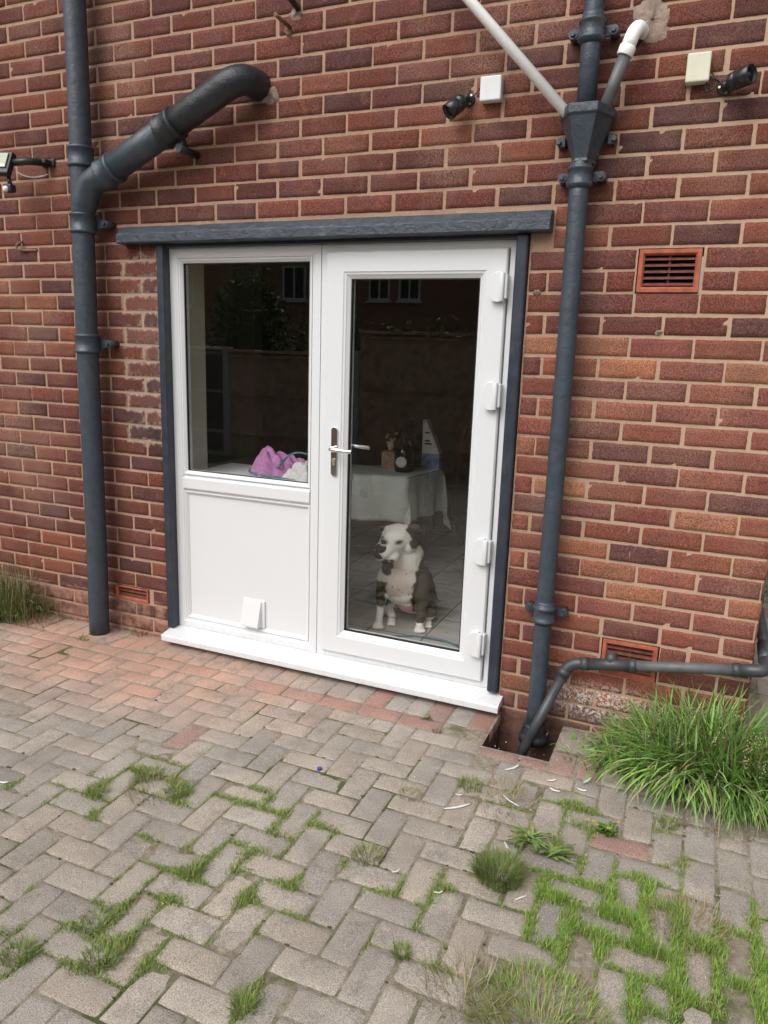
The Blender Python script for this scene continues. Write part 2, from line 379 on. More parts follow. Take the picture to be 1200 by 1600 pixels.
    def frame(s, x0, x1, z0, z1, prof):
        """mitred rectangular frame: prof = closed list of (inset, y)"""
        n = len(prof); vs = []
        for sx, sz in ((0, 0), (1, 0), (1, 1), (0, 1)):
            for i, y in prof:
                vs.append((x0+i if sx == 0 else x1-i, y, z0+i if sz == 0 else z1-i))
        fs = [(c*n+k, c*n+(k+1) % n, ((c+1) % 4)*n+(k+1) % n, ((c+1) % 4)*n+k) for c in range(4) for k in range(n)]
        s.add(vs, fs)
    def build(s, name, mats, parent=None, bevel=0.0):
        o0 = org(parent); me = bpy.data.meshes.new(name)
        me.from_pydata([(x-o0.x, y-o0.y, z-o0.z) for x, y, z in s.v], [], s.f)
        mats = mats if isinstance(mats, (list, tuple)) else [mats]
        for m in mats: me.materials.append(m)
        me.polygons.foreach_set('use_smooth', s.sm); me.polygons.foreach_set('material_index', s.mi)
        if s.usecol:
            a = me.color_attributes.new('col', 'FLOAT_COLOR', 'POINT')
            a.data.foreach_set('color', np.array([(c[0], c[1], c[2], 1) for c in s.col], dtype=np.float32).ravel())
        me.update()
        bm = bmesh.new(); bm.from_mesh(me); bmesh.ops.recalc_face_normals(bm, faces=bm.faces[:]); bm.to_mesh(me); bm.free()
        o = bpy.data.objects.new(name, me); link(o, parent)
        if bevel:
            md = o.modifiers.new('bevel', 'BEVEL'); md.width = bevel; md.segments = 2; md.limit_method = 'ANGLE'; md.angle_limit = math.radians(40)
        return o
def tag(o, label=None, cat=None, group=None, kind=None):
    if label: o['label'] = label
    if cat: o['category'] = cat
    if group: o['group'] = group
    if kind: o['kind'] = kind
    return o
def thing(name, loc, label, cat, group=None):
    o = bpy.data.objects.new(name, None); o.empty_display_size = .05; COL.objects.link(o); o.location = loc
    return tag(o, label, cat, group)
def copy_tree(o, parent=None):
    c = o.copy(); COL.objects.link(c); c.parent = parent
    for ch in list(o.children): copy_tree(ch, c)
    return c
def np_mesh(name, V, F, mat, parent=None, cols=None, smooth=False, attrs=None):
    me = bpy.data.meshes.new(name); me.from_pydata(V.tolist() if hasattr(V, 'tolist') else V, [], F)
    for m in (mat if isinstance(mat, (list, tuple)) else [mat]): me.materials.append(m)
    if cols is not None:
        a = me.color_attributes.new('col', 'FLOAT_COLOR', 'POINT')
        c4 = np.ones((len(cols), 4), dtype=np.float32); c4[:, :3] = cols; a.data.foreach_set('color', c4.ravel())
    for k, v in (attrs or {}).items():
        a = me.attributes.new(k, 'FLOAT', 'POINT'); a.data.foreach_set('value', np.asarray(v, dtype=np.float32))
    if smooth: me.polygons.foreach_set('use_smooth', [True]*len(me.polygons))
    me.update(); o = bpy.data.objects.new(name, me); link(o, parent); return o
def arc(c, a0, a1, r_, u, w, n=8):
    c, u, w = Vector(c), Vector(u), Vector(w)
    return [c+(u*math.cos(a0+(a1-a0)*i/n)+w*math.sin(a0+(a1-a0)*i/n))*r_ for i in range(n+1)]
def bez(p0, p1, p2, n=8):
    p0, p1, p2 = Vector(p0), Vector(p1), Vector(p2)
    return [p0*(1-t)**2+p1*2*t*(1-t)+p2*t*t for t in [i/n for i in range(n+1)]]

# ------------------------------------------------------------ the house: brick wall
CO = 0.07965                                   # course height
XR = 0.290                                     # right corner of the house
house = thing('brick_house', (0, 0, 0), 'red brick house wall with white patio door and slate blue trim', 'house')
def brick_x(k):                                # perpend positions measured along the wall
    if k >= 0: return -.165+.2250*k
    if k > -11: return -.165+.2189*k
    return -.165-.2189*11+.2205*(k+11)
PAL = [(.225, .070, .048), (.205, .063, .045), (.245, .074, .048), (.175, .060, .048), (.258, .080, .050), (.205, .068, .050), (.300, .100, .056), (.175, .060, .047), (.235, .074, .048), (.125, .052, .047)]
OPEN = (-2.466, -.680, 0.0, 2.0)               # doorway
VENTS = [(-.277, -.054, 1.776, 1.935), (-.269, -.046, .264, .422), (-2.822, -2.594, .178, .258)]
def brick_field(xa, xb, ztop, holes, kx, fine=True, jit=1.0):
    V = []; F = []; C = []; E = []
    K = int(math.ceil(ztop/CO))+1
    k0 = -20
    for k in range(k0, k0+K+2):
        row_par = k % 2
        i0 = int((xa+.165)/.22)-3; i1 = int((xb+.165)/.22)+3
        for i in range(i0, i1):
            sh = 0.0 if row_par == 1 else -.112
            x0 = kx(i)+sh; x1 = kx(i+1)+sh
            x0 += rnd.uniform(-.004, .004)*0; 
            j = .0043+rnd.uniform(-.0012, .0014)
            skew = .0045*min(0, (x0+x1)/2+.2)
            z0 = 1.541+k*CO+skew+j; z1 = z0+CO-2*j
            segs = [(x0+j, x1-j)]
            if z1 < .004 or z0 > ztop: continue
            z0 = max(z0, -.03)
            for hx0, hx1, hz0, hz1 in holes:
                if z1-.012 > hz0 and z0+.012 < hz1:
                    ns = []
                    for a, b in segs:
                        if b <= hx0 or a >= hx1: ns.append((a, b)); continue
                        if a < hx0-.02: ns.append((a, hx0-.004))
                        if b > hx1+.02: ns.append((hx1+.004, b))
                    segs = ns
            for a, b in segs:
                a = max(a, xa); b = min(b, xb)
                if b-a < .018: continue
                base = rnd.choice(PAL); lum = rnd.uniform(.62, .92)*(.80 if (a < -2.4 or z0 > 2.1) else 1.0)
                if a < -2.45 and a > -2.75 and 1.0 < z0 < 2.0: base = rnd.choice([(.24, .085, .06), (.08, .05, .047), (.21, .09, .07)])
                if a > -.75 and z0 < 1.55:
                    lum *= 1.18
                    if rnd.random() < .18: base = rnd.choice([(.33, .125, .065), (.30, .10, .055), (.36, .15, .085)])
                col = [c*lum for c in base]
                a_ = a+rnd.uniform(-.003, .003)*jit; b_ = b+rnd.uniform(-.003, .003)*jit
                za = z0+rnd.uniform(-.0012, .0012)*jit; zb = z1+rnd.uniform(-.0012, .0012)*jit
                pr = rnd.uniform(-.0012, .0016)
                nx, nz = (max(3, int((b_-a_)/.018)), 5) if fine else (3, 3)
                us = [0, .0035]+[.0035+(b_-a_-.007)*(t/(nx-1)) for t in range(1, nx-1)]+[b_-a_-.0035, b_-a_]
                ws = [0, .0035]+[.0035+(zb-za-.007)*(t/(nz-1)) for t in range(1, nz-1)]+[zb-za-.0035, zb-za]
                bs = len(V); NU, NW = len(us), len(ws); til = rnd.uniform(-.002, .002)
                for wi, w in enumerate(ws):
                    for ui, u in enumerate(us):
                        e = ui in (0, NU-1) or wi in (0, NW-1)
                        chip_ = .006 if (fine and (ui in (0, 1, NU-2, NU-1) or wi in (0, 1, NW-2, NW-1)) and rnd.random() < .005) else 0
                        y = (.007 if e else chip_)-pr+rnd.uniform(-.0007, .0007)*jit
                        ex = rnd.uniform(-.0020, .0020)*jit if e else 0; ez = rnd.uniform(-.0018, .0018)*jit if e else 0
                        V.append((a_+u+ex, y, za+w+ez+til*(u/(b_-a_)-.5))); C.append(col)
                        E.append(max(0.0, 1-min(u, b_-a_-u, w, zb-za-w)/.022))
                for wi in range(NW-1):
                    for ui in range(NU-1):
                        q = bs+wi*NU+ui; F.append((q, q+1, q+NU+1, q+NU))
    return V, F, C, E
HOLES = [OPEN]+[v for v in VENTS]+[(-2.664, -.594, 1.998, 2.078)]
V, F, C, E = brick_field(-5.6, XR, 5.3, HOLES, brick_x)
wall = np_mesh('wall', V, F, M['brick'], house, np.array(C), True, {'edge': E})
# side return of the house (recedes from the right corner)
V, F, C, E = brick_field(.0, 5.2, 5.3, [], lambda k: .1+.2235*k, False)
V = [(XR-y, x, z) for x, y, z in V]
side = np_mesh('side_wall', V, [tuple(f_) for f_ in F], M['brick'], house, np.array(C), True, {'edge': E})
# mortar body with the openings left out
mb = MB()
Y0 = .0035; T = .26
def wallbox(x0, x1, z0, z1, y0=Y0, y1=T): mb.box(x0, x1, y0, y1, z0, z1)
xs = sorted([-5.6, OPEN[0], OPEN[1], XR-.0035, VENTS[0][0], VENTS[0][1], VENTS[1][0], VENTS[1][1], VENTS[2][0], VENTS[2][1]])
zs = sorted([-.2, OPEN[2]+.02, OPEN[3], 5.3]+[v for h in VENTS for v in (h[2], h[3])])
for i in range(len(xs)-1):
    run = None
    for j in range(len(zs)-1):
        cx, cz = (xs[i]+xs[i+1])/2, (zs[j]+zs[j+1])/2
        solid = not any(h[0] < cx < h[1] and h[2] < cz < h[3] for h in [(OPEN[0], OPEN[1], .02, OPEN[3])]+VENTS)
        if solid and xs[i+1]-xs[i] > .001:
            if run is None: run = zs[j]
        if (not solid or j == len(zs)-2) and run is not None:
            wallbox(xs[i], xs[i+1], run, zs[j] if not solid else zs[j+1]); run = None
mb.box(XR-.26, XR-.0035, T, 5.2, -.2, 5.3)
mb.build('mortar', M['mortar'], house)
mb = MB()
mb.prism([(-.35, 5.15), (-.35, 5.32), (2.7, 7.1), (5.6, 5.32), (5.6, 5.15)], 'x', -5.9, XR+.25)
mb.build('roof', M['roof'], house)
# vents
def vent(x0, x1, z0, z1, nl, m1='terra'):
    a = MB(); w = .014 if nl > 2 else .007
    a.frame(x0, x1, z0, z1, [(0, -.006), (w, -.006), (w+.006, .004), (w+.006, .05), (0, .05)])
    o = a.build('air_vent', M[m1], house, .0012)
    l = MB(); ww = w+.006; h = (z1-z0-2*ww)/nl
    for i in range(nl):
        zc = z0+ww+h*(i+.5)
        l.prism([(.004, zc-h*.30), (.004, zc-h*.05), (.026, zc+h*.30), (.026, zc+h*.05)], 'x', x0+ww, x1-ww)
    if nl > 2:
        l.box((x0+x1)/2-.004, (x0+x1)/2+.004, .014, .028, z0+ww, z1-ww)
    l.build('louvre', M['terra_dark'], o)
    c = MB(); c.box(x0+.004, x1-.004, .04, .12, z0+.004, z1-.004); c.build('cavity', M['void'], o)
    return o
for v_, nl in zip(VENTS, (5, 5, 2)): vent(v_[0]+.005, v_[1]-.005, v_[2]+.004, v_[3]-.004, nl)
# lintel
mb = MB()
n = 60; prof = [(.03, 1.997), (-.06, 1.998), (-.064, 2.004), (-.064, 2.038), (-.058, 2.046), (-.030, 2.076), (.02, 2.082)]
vs = []; 
for i in range(n+1):
    x = -2.660+(2.660-.596)*i/n; b = .4*math.sin(i*.37)+.3*math.sin(i*1.3)
    for (y, z) in prof: vs.append((x, y+rnd.uniform(-.0008, .0008)+(.0012*b if y < 0 else 0), z+rnd.uniform(-.0007, .0007)+.0012*b))
m_ = len(prof)
fs = [(i*m_+k, i*m_+(k+1) % m_, (i+1)*m_+(k+1) % m_, (i+1)*m_+k) for i in range(n) for k in range(m_)]
fs += [tuple(reversed(range(m_))), tuple(n*m_+k for k in range(m_))]
mb.add(vs, fs); mb.build('lintel', M['lintel'], house, .002)
# timber cover posts each side of the door, tapering batten under the lintel
mb = MB(); mb.box(-2.463, -2.424, -.020, .05, .078, 1.998, .004); mb.build('door_post', M['trim'], house)
mb = MB(); mb.box(-.731, -.683, -.022, .05, .088, 1.998, .009); mb.build('door_post', M['trim'], house)
mb = MB(); mb.box(-2.424, -.731, -.006, .05, 1.982, 1.9975, .003); mb.build('head_batten', M['trim'], house)
# door and window frame
DF = MB()
fp = [(0, .03), (.030, .03), (.036, .034), (.044, .036), (.048, .046), (.048, .10), (0, .10)]
DF.frame(-2.424, -1.6035, .082, 1.982, fp)
DF.frame(-1.6005, -.731, .082, 1.982, [(0, .03), (.030, .03), (.033, .036), (.033, .10), (0, .10)])
# transom of the fixed light
DF.prism([(.10, .812), (.046, .812), (.046, .816), (.034, .822), (.030, .828), (.030, .878), (.034, .885), (.046, .892), (.046, .896), (.10, .896)], 'x', -2.377, -1.651)
DF.build('door_frame', M['upvc'], house, .0012)
sill = MB()
sill.prism([(.10, .035), (.10, .081), (.028, .081), (-.078, .062), (-.086, .056), (-.086, .030), (-.078, .028), (-.074, .035)], 'x', -2.452, -.660)
sill.build('door_sill', M['upvc'], house, .0015)
# gap filler and step below the sill
st = MB(); st.box(-2.45, -.675, .0, .24, -.05, .0345, .002); st.build('step', M['soil'], house)
win = thing('tmp', (0, 0, 0), 'x', 'x')
bpy.data.objects.remove(win)
def bead_frame(x0, x1, z0, z1, name, parent, y=.036):
    a = MB(); a.frame(x0, x1, z0, z1, [(0, y+.012), (0, y), (.006, y), (.018, y+.011), (.020, y+.016), (.020, y+.05), (0, y+.05)])
    return a.build(name, M['upvc'], parent, .0008)
b1 = bead_frame(-2.377, -1.651, .896, 1.935, 'window', house)
gk = MB(); gk.frame(-2.360, -1.668, .913, 1.918, [(0, .050), (.0055, .050), (.0055, .062), (0, .062)]); gk.build('gasket', M['gasket'], b1)
gl = MB(); gl.box(-2.357, -1.671, .056, .0575, .916, 1.915); gl.build('window_pane', M['glass'], b1)
b2 = bead_frame(-2.377, -1.651, .130, .812, 'door_panel', house)
pn = MB(); pn.box(-2.358, -1.670, .050, .062, .149, .793); pn.build('infill_panel', M['upvc'], b2)
# cat flap: frame with a hood that stands proud at the bottom
cf = MB()
cx0, cx1, cz0, cz1 = -2.032, -1.903, .148, .292
cf.box(cx0, cx1, .040, .050, cz0, cz1, .003)
cf.prism([(.040, .284), (.036, .284), (.004, .166), (.004, .156), (.040, .156)], 'x', cx0+.006, cx1-.020)
cf.build('cat_flap', M['upvc'], b2, .002)
# sash of the door
SD = MB()
SD.frame(-1.569, -.7665, .112, 1.951, [(0, .018), (.006, .012), (.084, .012), (.088, .016), (.096, .018), (.099, .022), (.112, .032), (.113, .036), (.113, .075), (0, .075)])
door = SD.build('door', M['upvc'], house, .001)
gk = MB(); gk.frame(-1.4575, -.878, .2235, 1.8395, [(0, .034), (.0055, .034), (.0055, .05), (0, .05)]); gk.build('gasket', M['gasket'], door)
gl = MB(); gl.box(-1.4545, -.8810, .044, .0455, .2265, 1.8365); gl.build('window_pane', M['glass'], door)
# spacer bars of the double glazing
# lever handle on a long chrome plate
h = MB()
cxh = -1.512
def stadium(x0, x1, z0, z1, n=8):
    r_ = (x1-x0)/2; c = (x0+x1)/2
    return [(c+r_*math.cos(a), z1-r_+r_*math.sin(a)) for a in [math.pi*i/n for i in range(n+1)]]+[(c-r_*math.cos(a), z0+r_-r_*math.sin(a)) for a in [math.pi*i/n for i in range(n+1)]]
h.prism(stadium(cxh-.0150, cxh+.0150, .972, 1.196), 'y', .002, .0125)
h.tube([(cxh, .002, 1.100), (cxh, -.030, 1.100)], .010, 16)
h.tube(bez((cxh, -.028, 1.100), (cxh, -.047, 1.100), (cxh+.022, -.048, 1.099), 6)+[(cxh+.060, -.048, 1.098), (cxh+.112, -.046, 1.097)], .0088, 14)
h.build('handle', M['chrome'], door, .001)
h = MB(); h.prism(stadium(cxh-.006, cxh+.006, 1.022, 1.052), 'y', -.0005, .002); h.tube([(cxh, -.004, 1.045), (cxh, .002, 1.045)], .0085, 14)
h.build('lock_barrel', M['screw'], door)
h = MB()   # inner lever seen through the glass
h.tube([(cxh, .075, 1.10), (cxh, .12, 1.10), (cxh+.02, .13, 1.10), (cxh+.125, .128, 1.098)], .009, 12); h.build('inner_handle', M['chrome'], door)
def hinge(z):
    a = MB()
    a.prism([(-.826, z-.030), (-.826+.004, z-.047), (-.812, z-.056), (-.786, z-.058), (-.786, z+.058), (-.812, z+.056), (-.826+.004, z+.047), (-.826, z+.030)], 'y', -.012, .012)
    a.tube([(-.778, -.012, z-.055), (-.778, -.012, z+.055)], .0105, 14)
    a.box(-.778, -.758, -.008, .03, z-.045, z+.05, .003)
    return a.build('hinge', M['upvc'], door, .004)
for z in (1.800, 1.372, .712, .292): hinge(z)

# ------------------------------------------------------------ room behind the door
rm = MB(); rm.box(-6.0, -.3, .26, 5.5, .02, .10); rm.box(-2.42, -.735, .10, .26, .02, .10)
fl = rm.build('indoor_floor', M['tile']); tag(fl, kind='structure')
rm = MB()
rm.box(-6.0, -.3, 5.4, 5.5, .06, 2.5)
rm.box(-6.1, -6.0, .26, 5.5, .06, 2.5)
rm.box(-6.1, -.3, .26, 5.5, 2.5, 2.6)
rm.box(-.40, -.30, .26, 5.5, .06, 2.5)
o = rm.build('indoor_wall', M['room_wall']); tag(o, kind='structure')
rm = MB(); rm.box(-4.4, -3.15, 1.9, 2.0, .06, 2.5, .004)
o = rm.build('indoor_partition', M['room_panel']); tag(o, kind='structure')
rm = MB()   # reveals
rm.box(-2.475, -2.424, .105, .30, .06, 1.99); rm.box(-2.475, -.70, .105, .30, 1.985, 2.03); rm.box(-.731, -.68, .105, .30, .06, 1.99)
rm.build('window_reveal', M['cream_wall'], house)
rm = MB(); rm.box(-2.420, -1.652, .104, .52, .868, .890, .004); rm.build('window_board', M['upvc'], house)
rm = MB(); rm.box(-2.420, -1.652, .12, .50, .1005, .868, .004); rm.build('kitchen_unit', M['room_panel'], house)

# ------------------------------------------------------------ paving
PW = .0955; PX = .105; PY = -2.9713
HX0, HX1, HY0, HY1 = -.662, -.392, -.318, .0      # drain pit
pave_rects = []
def addrect(x0, x1, y0, y1, kind='g'):
    pave_rects.append((x0, x1, y0, y1, kind))
YB = PY+28*PW
for i in range(-62, 0):
    for j in range(-42, 28):
        k = (i+j) % 4
        x = PX+i*PW; y = PY+j*PW
        if k == 0: x1, y1 = (x+2*PW if i < -1 else x+PW), y+PW
        elif k == 2: x1, y1 = x+PW, min(y+2*PW, YB)
        elif k == 3 and j == -42: x1, y1 = x+PW, y+PW
        else: continue
        addrect(x, x1, y, y1, 'r' if (rnd.random() < .03 and y > -.9) else 'g')
x = PX-62*PW                                   # stretcher row, then soldiers against the house
while x < -.69:
    addrect(x, x+.191, YB, YB+.0955, rnd.choice('rggrg')); x += .191
x = -5.8
while x < -.70:
    x1 = x+.097
    if x < -2.45 or True: addrect(x, x1, YB+.0955, -.012 if (x < -2.5 or x > -.7) else -.002, rnd.choice('ggggr'))
    x = x1
addrect(-.765, -.668, YB+.0955, -.002, 'r')
addrect(-.690, -.668+.0, YB, YB+.0955, 'r')
addrect(-.668, -.50, -.392, -.322, 'r'); addrect(-.50, -.392, -.392, -.322, 'r')
addrect(-.388, -.292, -.392, -.215, 'r'); addrect(-.388, -.292, -.212, -.03, 'g')
addrect(-.289, -.195, -.215, -.03, 'g'); addrect(-.289, -.195, -.392, -.218, 'r')
for a in range(-2, 3):
    addrect(-.19+(a+2)*.0975, -.19+(a+3)*.0975-.002, -.205, -.01, 'g'); addrect(-.19+(a+2)*.0975, -.19+(a+3)*.0975-.002, -.392, -.208, 'g')
for i in range(-6, 0):                         # cells between y -.297 and the extra row
    pass
# plain columns of blocks on the right
ci = 0; x = PX
while x < 3.2:
    y = -7.0+(ci % 2)*.0955
    while y < 4.2:
        y0_, y1_ = y, y+.191
        if x < XR+.02: y1_ = min(y1_, -.395)
        if y1_-y0_ > .05: addrect(x, x+.098, y0_, y1_, 'r' if 1.85 < y0_ < 2.0 else 'g')
        y += .191
    x += .098; ci += 1
pave_rects = [q for q in pave_rects if not (q[1] > HX0+.005 and q[0] < HX1-.005 and q[3] > HY0+.005)]
def overl(a, b): return a[0] < b[1]-.012 and a[1] > b[0]+.012 and a[2] < b[3]-.012 and a[3] > b[2]+.012
YF = PY+27*PW
pave_rects = [(a, b, c_, YF, k_) if (b > -.66 and a < PX-.01 and c_ < YF-.01 and d_ > YF+.01 and c_ < -.41) else (a, b, c_, d_, k_) for a, b, c_, d_, k_ in pave_rects]
fixed = [q for q in pave_rects if q[2] > -.3935 and q[0] > -.70 and q[1] < .31 and not (abs(q[2]-(PY+27*PW)) < .0005)]
pave_rects = [q for q in pave_rects if q in fixed or not any(overl(q, w_) for w_ in fixed)]
V = []; F = []; C = []
def rough_zone(x, y): return math.exp(-(((x-.0)/.45)**2+((y+1.2)/.35)**2))
for (x0, x1, y0, y1, kd) in pave_rects:
    far = (y0 < -3.3)
    g = .0022; cx, cy = (x0+x1)/2, (y0+y1)/2
    rz = rough_zone(cx, cy)
    x0 += g+rz*.010; x1 -= g+rz*.010; y0 += g+rz*.007; y1 -= g+rz*.007
    if kd == 'g':
        b = rnd.choice([(.392, .343, .293), (.366, .323, .280), (.402, .351, .300), (.350, .312, .275), (.396, .338, .282)])
    else: b = rnd.choice([(.37, .225, .185), (.36, .235, .20), (.38, .22, .18)])
    lu = rnd.uniform(.91, 1.09); col = [c*lu for c in b]
    ang = rnd.gauss(0, .007+.03*rz); dz = rnd.gauss(0, .0009+.002*rz); tx, ty = rnd.gauss(0, .006), rnd.gauss(0, .006)
    ca, sa = math.cos(ang), math.sin(ang)
    ch = .0045
    if far or cx < -4.2 or cx > 1.2: us = [0, ch, x1-x0-ch, x1-x0]; vs_ = [0, ch, y1-y0-ch, y1-y0]
    else:
        nx = max(2, int((x1-x0)/.022)); ny = max(2, int((y1-y0)/.022))
        us = [0, ch]+[ch+(x1-x0-2*ch)*t/nx for t in range(1, nx)]+[x1-x0-ch, x1-x0]
        vs_ = [0, ch]+[ch+(y1-y0-2*ch)*t/ny for t in range(1, ny)]+[y1-y0-ch, y1-y0]
    bs = len(V); NU, NV = len(us), len(vs_)
    for vi in range(NV):
        for ui in range(NU):
            e = ui in (0, NU-1) or vi in (0, NV-1); cr = (ui in (0, NU-1)) and (vi in (0, NV-1))
            px, py = x0+us[ui]-cx, y0+vs_[vi]-cy
            if cr: px *= 1-.004/abs(px); py *= 1-.004/abs(py)
            jx, jy = (rnd.uniform(-.0012, .0012), rnd.uniform(-.0012, .0012)) if e else (0, 0)
            z = dz+tx*px+ty*py+(-.0034 if e else rnd.uniform(-.0005, .0005))-(.0012 if (ui in (1, NU-2) or vi in (1, NV-2)) else 0)
            V.append((cx+ca*px-sa*py+jx, cy+sa*px+ca*py+jy, z)); C.append(col)
    for vi in range(NV-1):
        for ui in range(NU-1):
            q = bs+vi*NU+ui; F.append((q, q+1, q+NU+1, q+NU))
    # skirt so that block edges have depth
    ring = [bs+u for u in range(NU)]+[bs+v*NU+NU-1 for v in range(1, NV)]+[bs+(NV-1)*NU+u for u in range(NU-2, -1, -1)]+[bs+v*NU for v in range(NV-2, 0, -1)]
    nb = len(V)
    for q in ring: V.append((V[q][0], V[q][1], -.05)); C.append(col)
    L = len(ring)
    for a in range(L): F.append((ring[a], nb+a, nb+(a+1) % L, ring[(a+1) % L]))
pv = np_mesh('paving', V, F, M['paver'], None, np.array(C), True); tag(pv, kind='structure')
# joint bed (with the pit left out)
jb = MB()
jz = -.0027
def sheet(m, x0, x1, y0, y1, z): m.add([(x0, y0, z), (x1, y0, z), (x1, y1, z), (x0, y1, z)], [(0, 1, 2, 3)])
for a in ((-5.9, HX0, -7.0, .004), (HX1, 3.2, -7.0, .004), (HX0, HX1, -7.0, HY0), (XR-.01, 3.2, .004, 4.2)): sheet(jb, *a, jz)
o = jb.build('paving_joints', M['joint']); tag(o, kind='structure')
# wide ground to the horizon, hole included
def mk_field():
    t = NT('rough_lawn'); v = t.coord()
    c = t.ramp(t.noise(.6, 5, .6, v), [(.3, (.045, .075, .02)), (.7, (.10, .12, .04))])
    t.bsdf(c, .95, t.bump(t.noise(20, 5, .7, v), 1.0, .02)); return t.m
M['lawn'] = mk_field()
gd = MB()
for a in ((-900, HX0, -900, .004), (HX1, 900, -900, .004), (HX0, HX1, -900, HY0), (XR-.01, 900, .004, 900), (-900, XR-.01, 5.5, 900), (-900, -5.6, .004, 5.5)): sheet(gd, *a, -.06)
o = gd.build('ground', M['lawn']); tag(o, kind='structure')
# drain pit
pt = MB()
pt.box(HX0-.03, HX0, HY0-.03, .0, -.32, -.012); pt.box(HX1, HX1+.03, HY0-.03, .0, -.32, -.012)
pt.box(HX0, HX1, HY0-.03, HY0, -.32, -.012); pt.box(HX0-.03, HX1+.03, HY0-.03, .0, -.36, -.32)
pt.box(HX0, HX1, -.004, .0025, -.32, .0)
o = pt.build('drain_pit', M['pit']); tag(o, 'square brick-lined drain hole at the foot of the slate downpipe', 'drain')
def rubble(name, n, cx, cy, sx, sy, z, smin, smax, mat, ztop=.0):
    m = MB()
    for _ in range(n):
        x, y = cx+rnd.uniform(-sx, sx), cy+rnd.uniform(-sy, sy); s_ = rnd.uniform(smin, smax)
        m.ball((x, y, z+rnd.uniform(0, ztop)), s_, 6, 4, (1+rnd.random()*.6, 1+rnd.random()*.5, .6+rnd.random()*.4))
    return m.build(name, mat)
o = rubble('pit_rubble', 110, (HX0+HX1)/2, -.15, .12, .14, -.31, .006, .03, [M['pit']], .06); tag(o, 'crumbled brick and mortar lying in the drain hole', 'rubble', kind='stuff')

# ------------------------------------------------------------ pipes
def path_frame_collar(m, p, d, r0, w=.055, rib=.008):
    d = Vector(d).normalized(); p = Vector(p)-d*w/2
    m.lathe(p, p+d, [(-.006, r0*.98), (-.004, r0+rib*.9), (.0, r0+rib*1.5), (.008, r0+rib*1.5), (.012, r0+rib*.75), (w-.014, r0+rib*.75), (w-.010, r0+rib*1.3), (w-.002, r0+rib*1.3), (w+.004, r0*.98)], 28)
def ear(m, p, side, w=.03):
    """bolted fixing lug beside a collar; side = unit x direction"""
    x, y, z = p
    x_ = x-side*.02
    m.prism([(x_, z-w*.62), (x+side*w, z-.016), (x+side*w, z+.016), (x_, z+w*.62)], 'y', y-.008, y+.006)
    m.tube([(x+side*w, y-.014, z), (x+side*w, .004, z)], .0165, 14)
    m.tube([(x+side*w, y-.024, z), (x+side*w, y-.014, z)], .009, 6)
sp = thing('soil_pipe', (-2.84, -.09, 0), 'thick slate blue soil pipe with upward branch left of the patio door', 'pipe')
R_ = .0530
# the stack leans a little, as in the photo
def sx_(z): return -2.862+(2.862-2.818)*(z/3.0)+.004*math.sin(z*3)
m = MB()
zz_ = list(np.linspace(-.01, 2.33, 24))+list(np.linspace(2.38, 5.1, 20))
m.tube([(sx_(z), -.092, z) for z in zz_], [R_*(.98 if z < 2.35 else .94) for z in zz_], 28)
m.build('pipe', M['iron'], sp)
for z, e in ((2.385, 0), (2.090, 1), (1.528, 1)):
    m = MB(); path_frame_collar(m, (sx_(z), -.092, z), (0, 0, 1), R_*.98, .085, .008)
    if e: ear(m, (sx_(z)+R_+.004, -.05, z), 1, .045)
    m.build('collar', M['iron'], sp)
for z in (3.6, 4.6):
    m = MB(); path_frame_collar(m, (sx_(z), -.092, z), (0, 0, 1), R_*.95, .085, .008); ear(m, (sx_(z)+R_+.004, -.05, z), 1, .045); m.build('collar', M['iron'], sp)
# swept branch
b0 = Vector((sx_(2.16), -.094, 2.14)); b1_ = Vector((-2.735, -.100, 2.275)); b2_ = Vector((-2.585, -.108, 2.335))
m = MB(); m.tube(bez(b0+Vector((0, 0, -.03)), (-2.800, -.096, 2.255), b1_, 8)+[b2_], [R_*.97]*2+[R_*1.12]*8, 28); m.build('branch_bend', M['iron'], sp)
c1 = Vector((-2.650, -.105, 2.306)); c2 = Vector((-2.270, -.125, 2.468)); dr = (c2-c1).normalized()
m = MB(); m.tube([c1, c2], R_*1.14, 28); m.build('branch_pipe', M['iron'], sp)
m = MB(); path_frame_collar(m, c1+dr*.01, dr, R_*1.14, .080, .008); m.build('collar', M['iron'], sp)
m = MB(); path_frame_collar(m, c2-dr*.01, dr, R_*1.14, .085, .009)
lug = c2-dr*.01+Vector((.052, .025, -.088)); m.prism([(lug.x-.055, lug.z+.075), (lug.x-.02, lug.z-.012), (lug.x+.014, lug.z-.012), (lug.x+.014, lug.z+.02), (lug.x-.005, lug.z+.09)], 'y', lug.y-.02, lug.y+.01); m.tube([(lug.x, lug.y-.035, lug.z), (lug.x, .003, lug.z)], .017, 14)
m.build('collar', M['iron_black'], sp)
c3 = Vector((-1.985, -.132, 2.595)); 
m = MB(); m.tube([c2, c2+(c3-c2)*.5]+bez(c3-(c3-c2).normalized()*.01, (-1.905, -.138, 2.632), (-1.902, -.04, 2.630), 8)+[(-1.902, .03, 2.630)], R_*1.12, 28); m.build('elbow', M['iron_black'], sp)

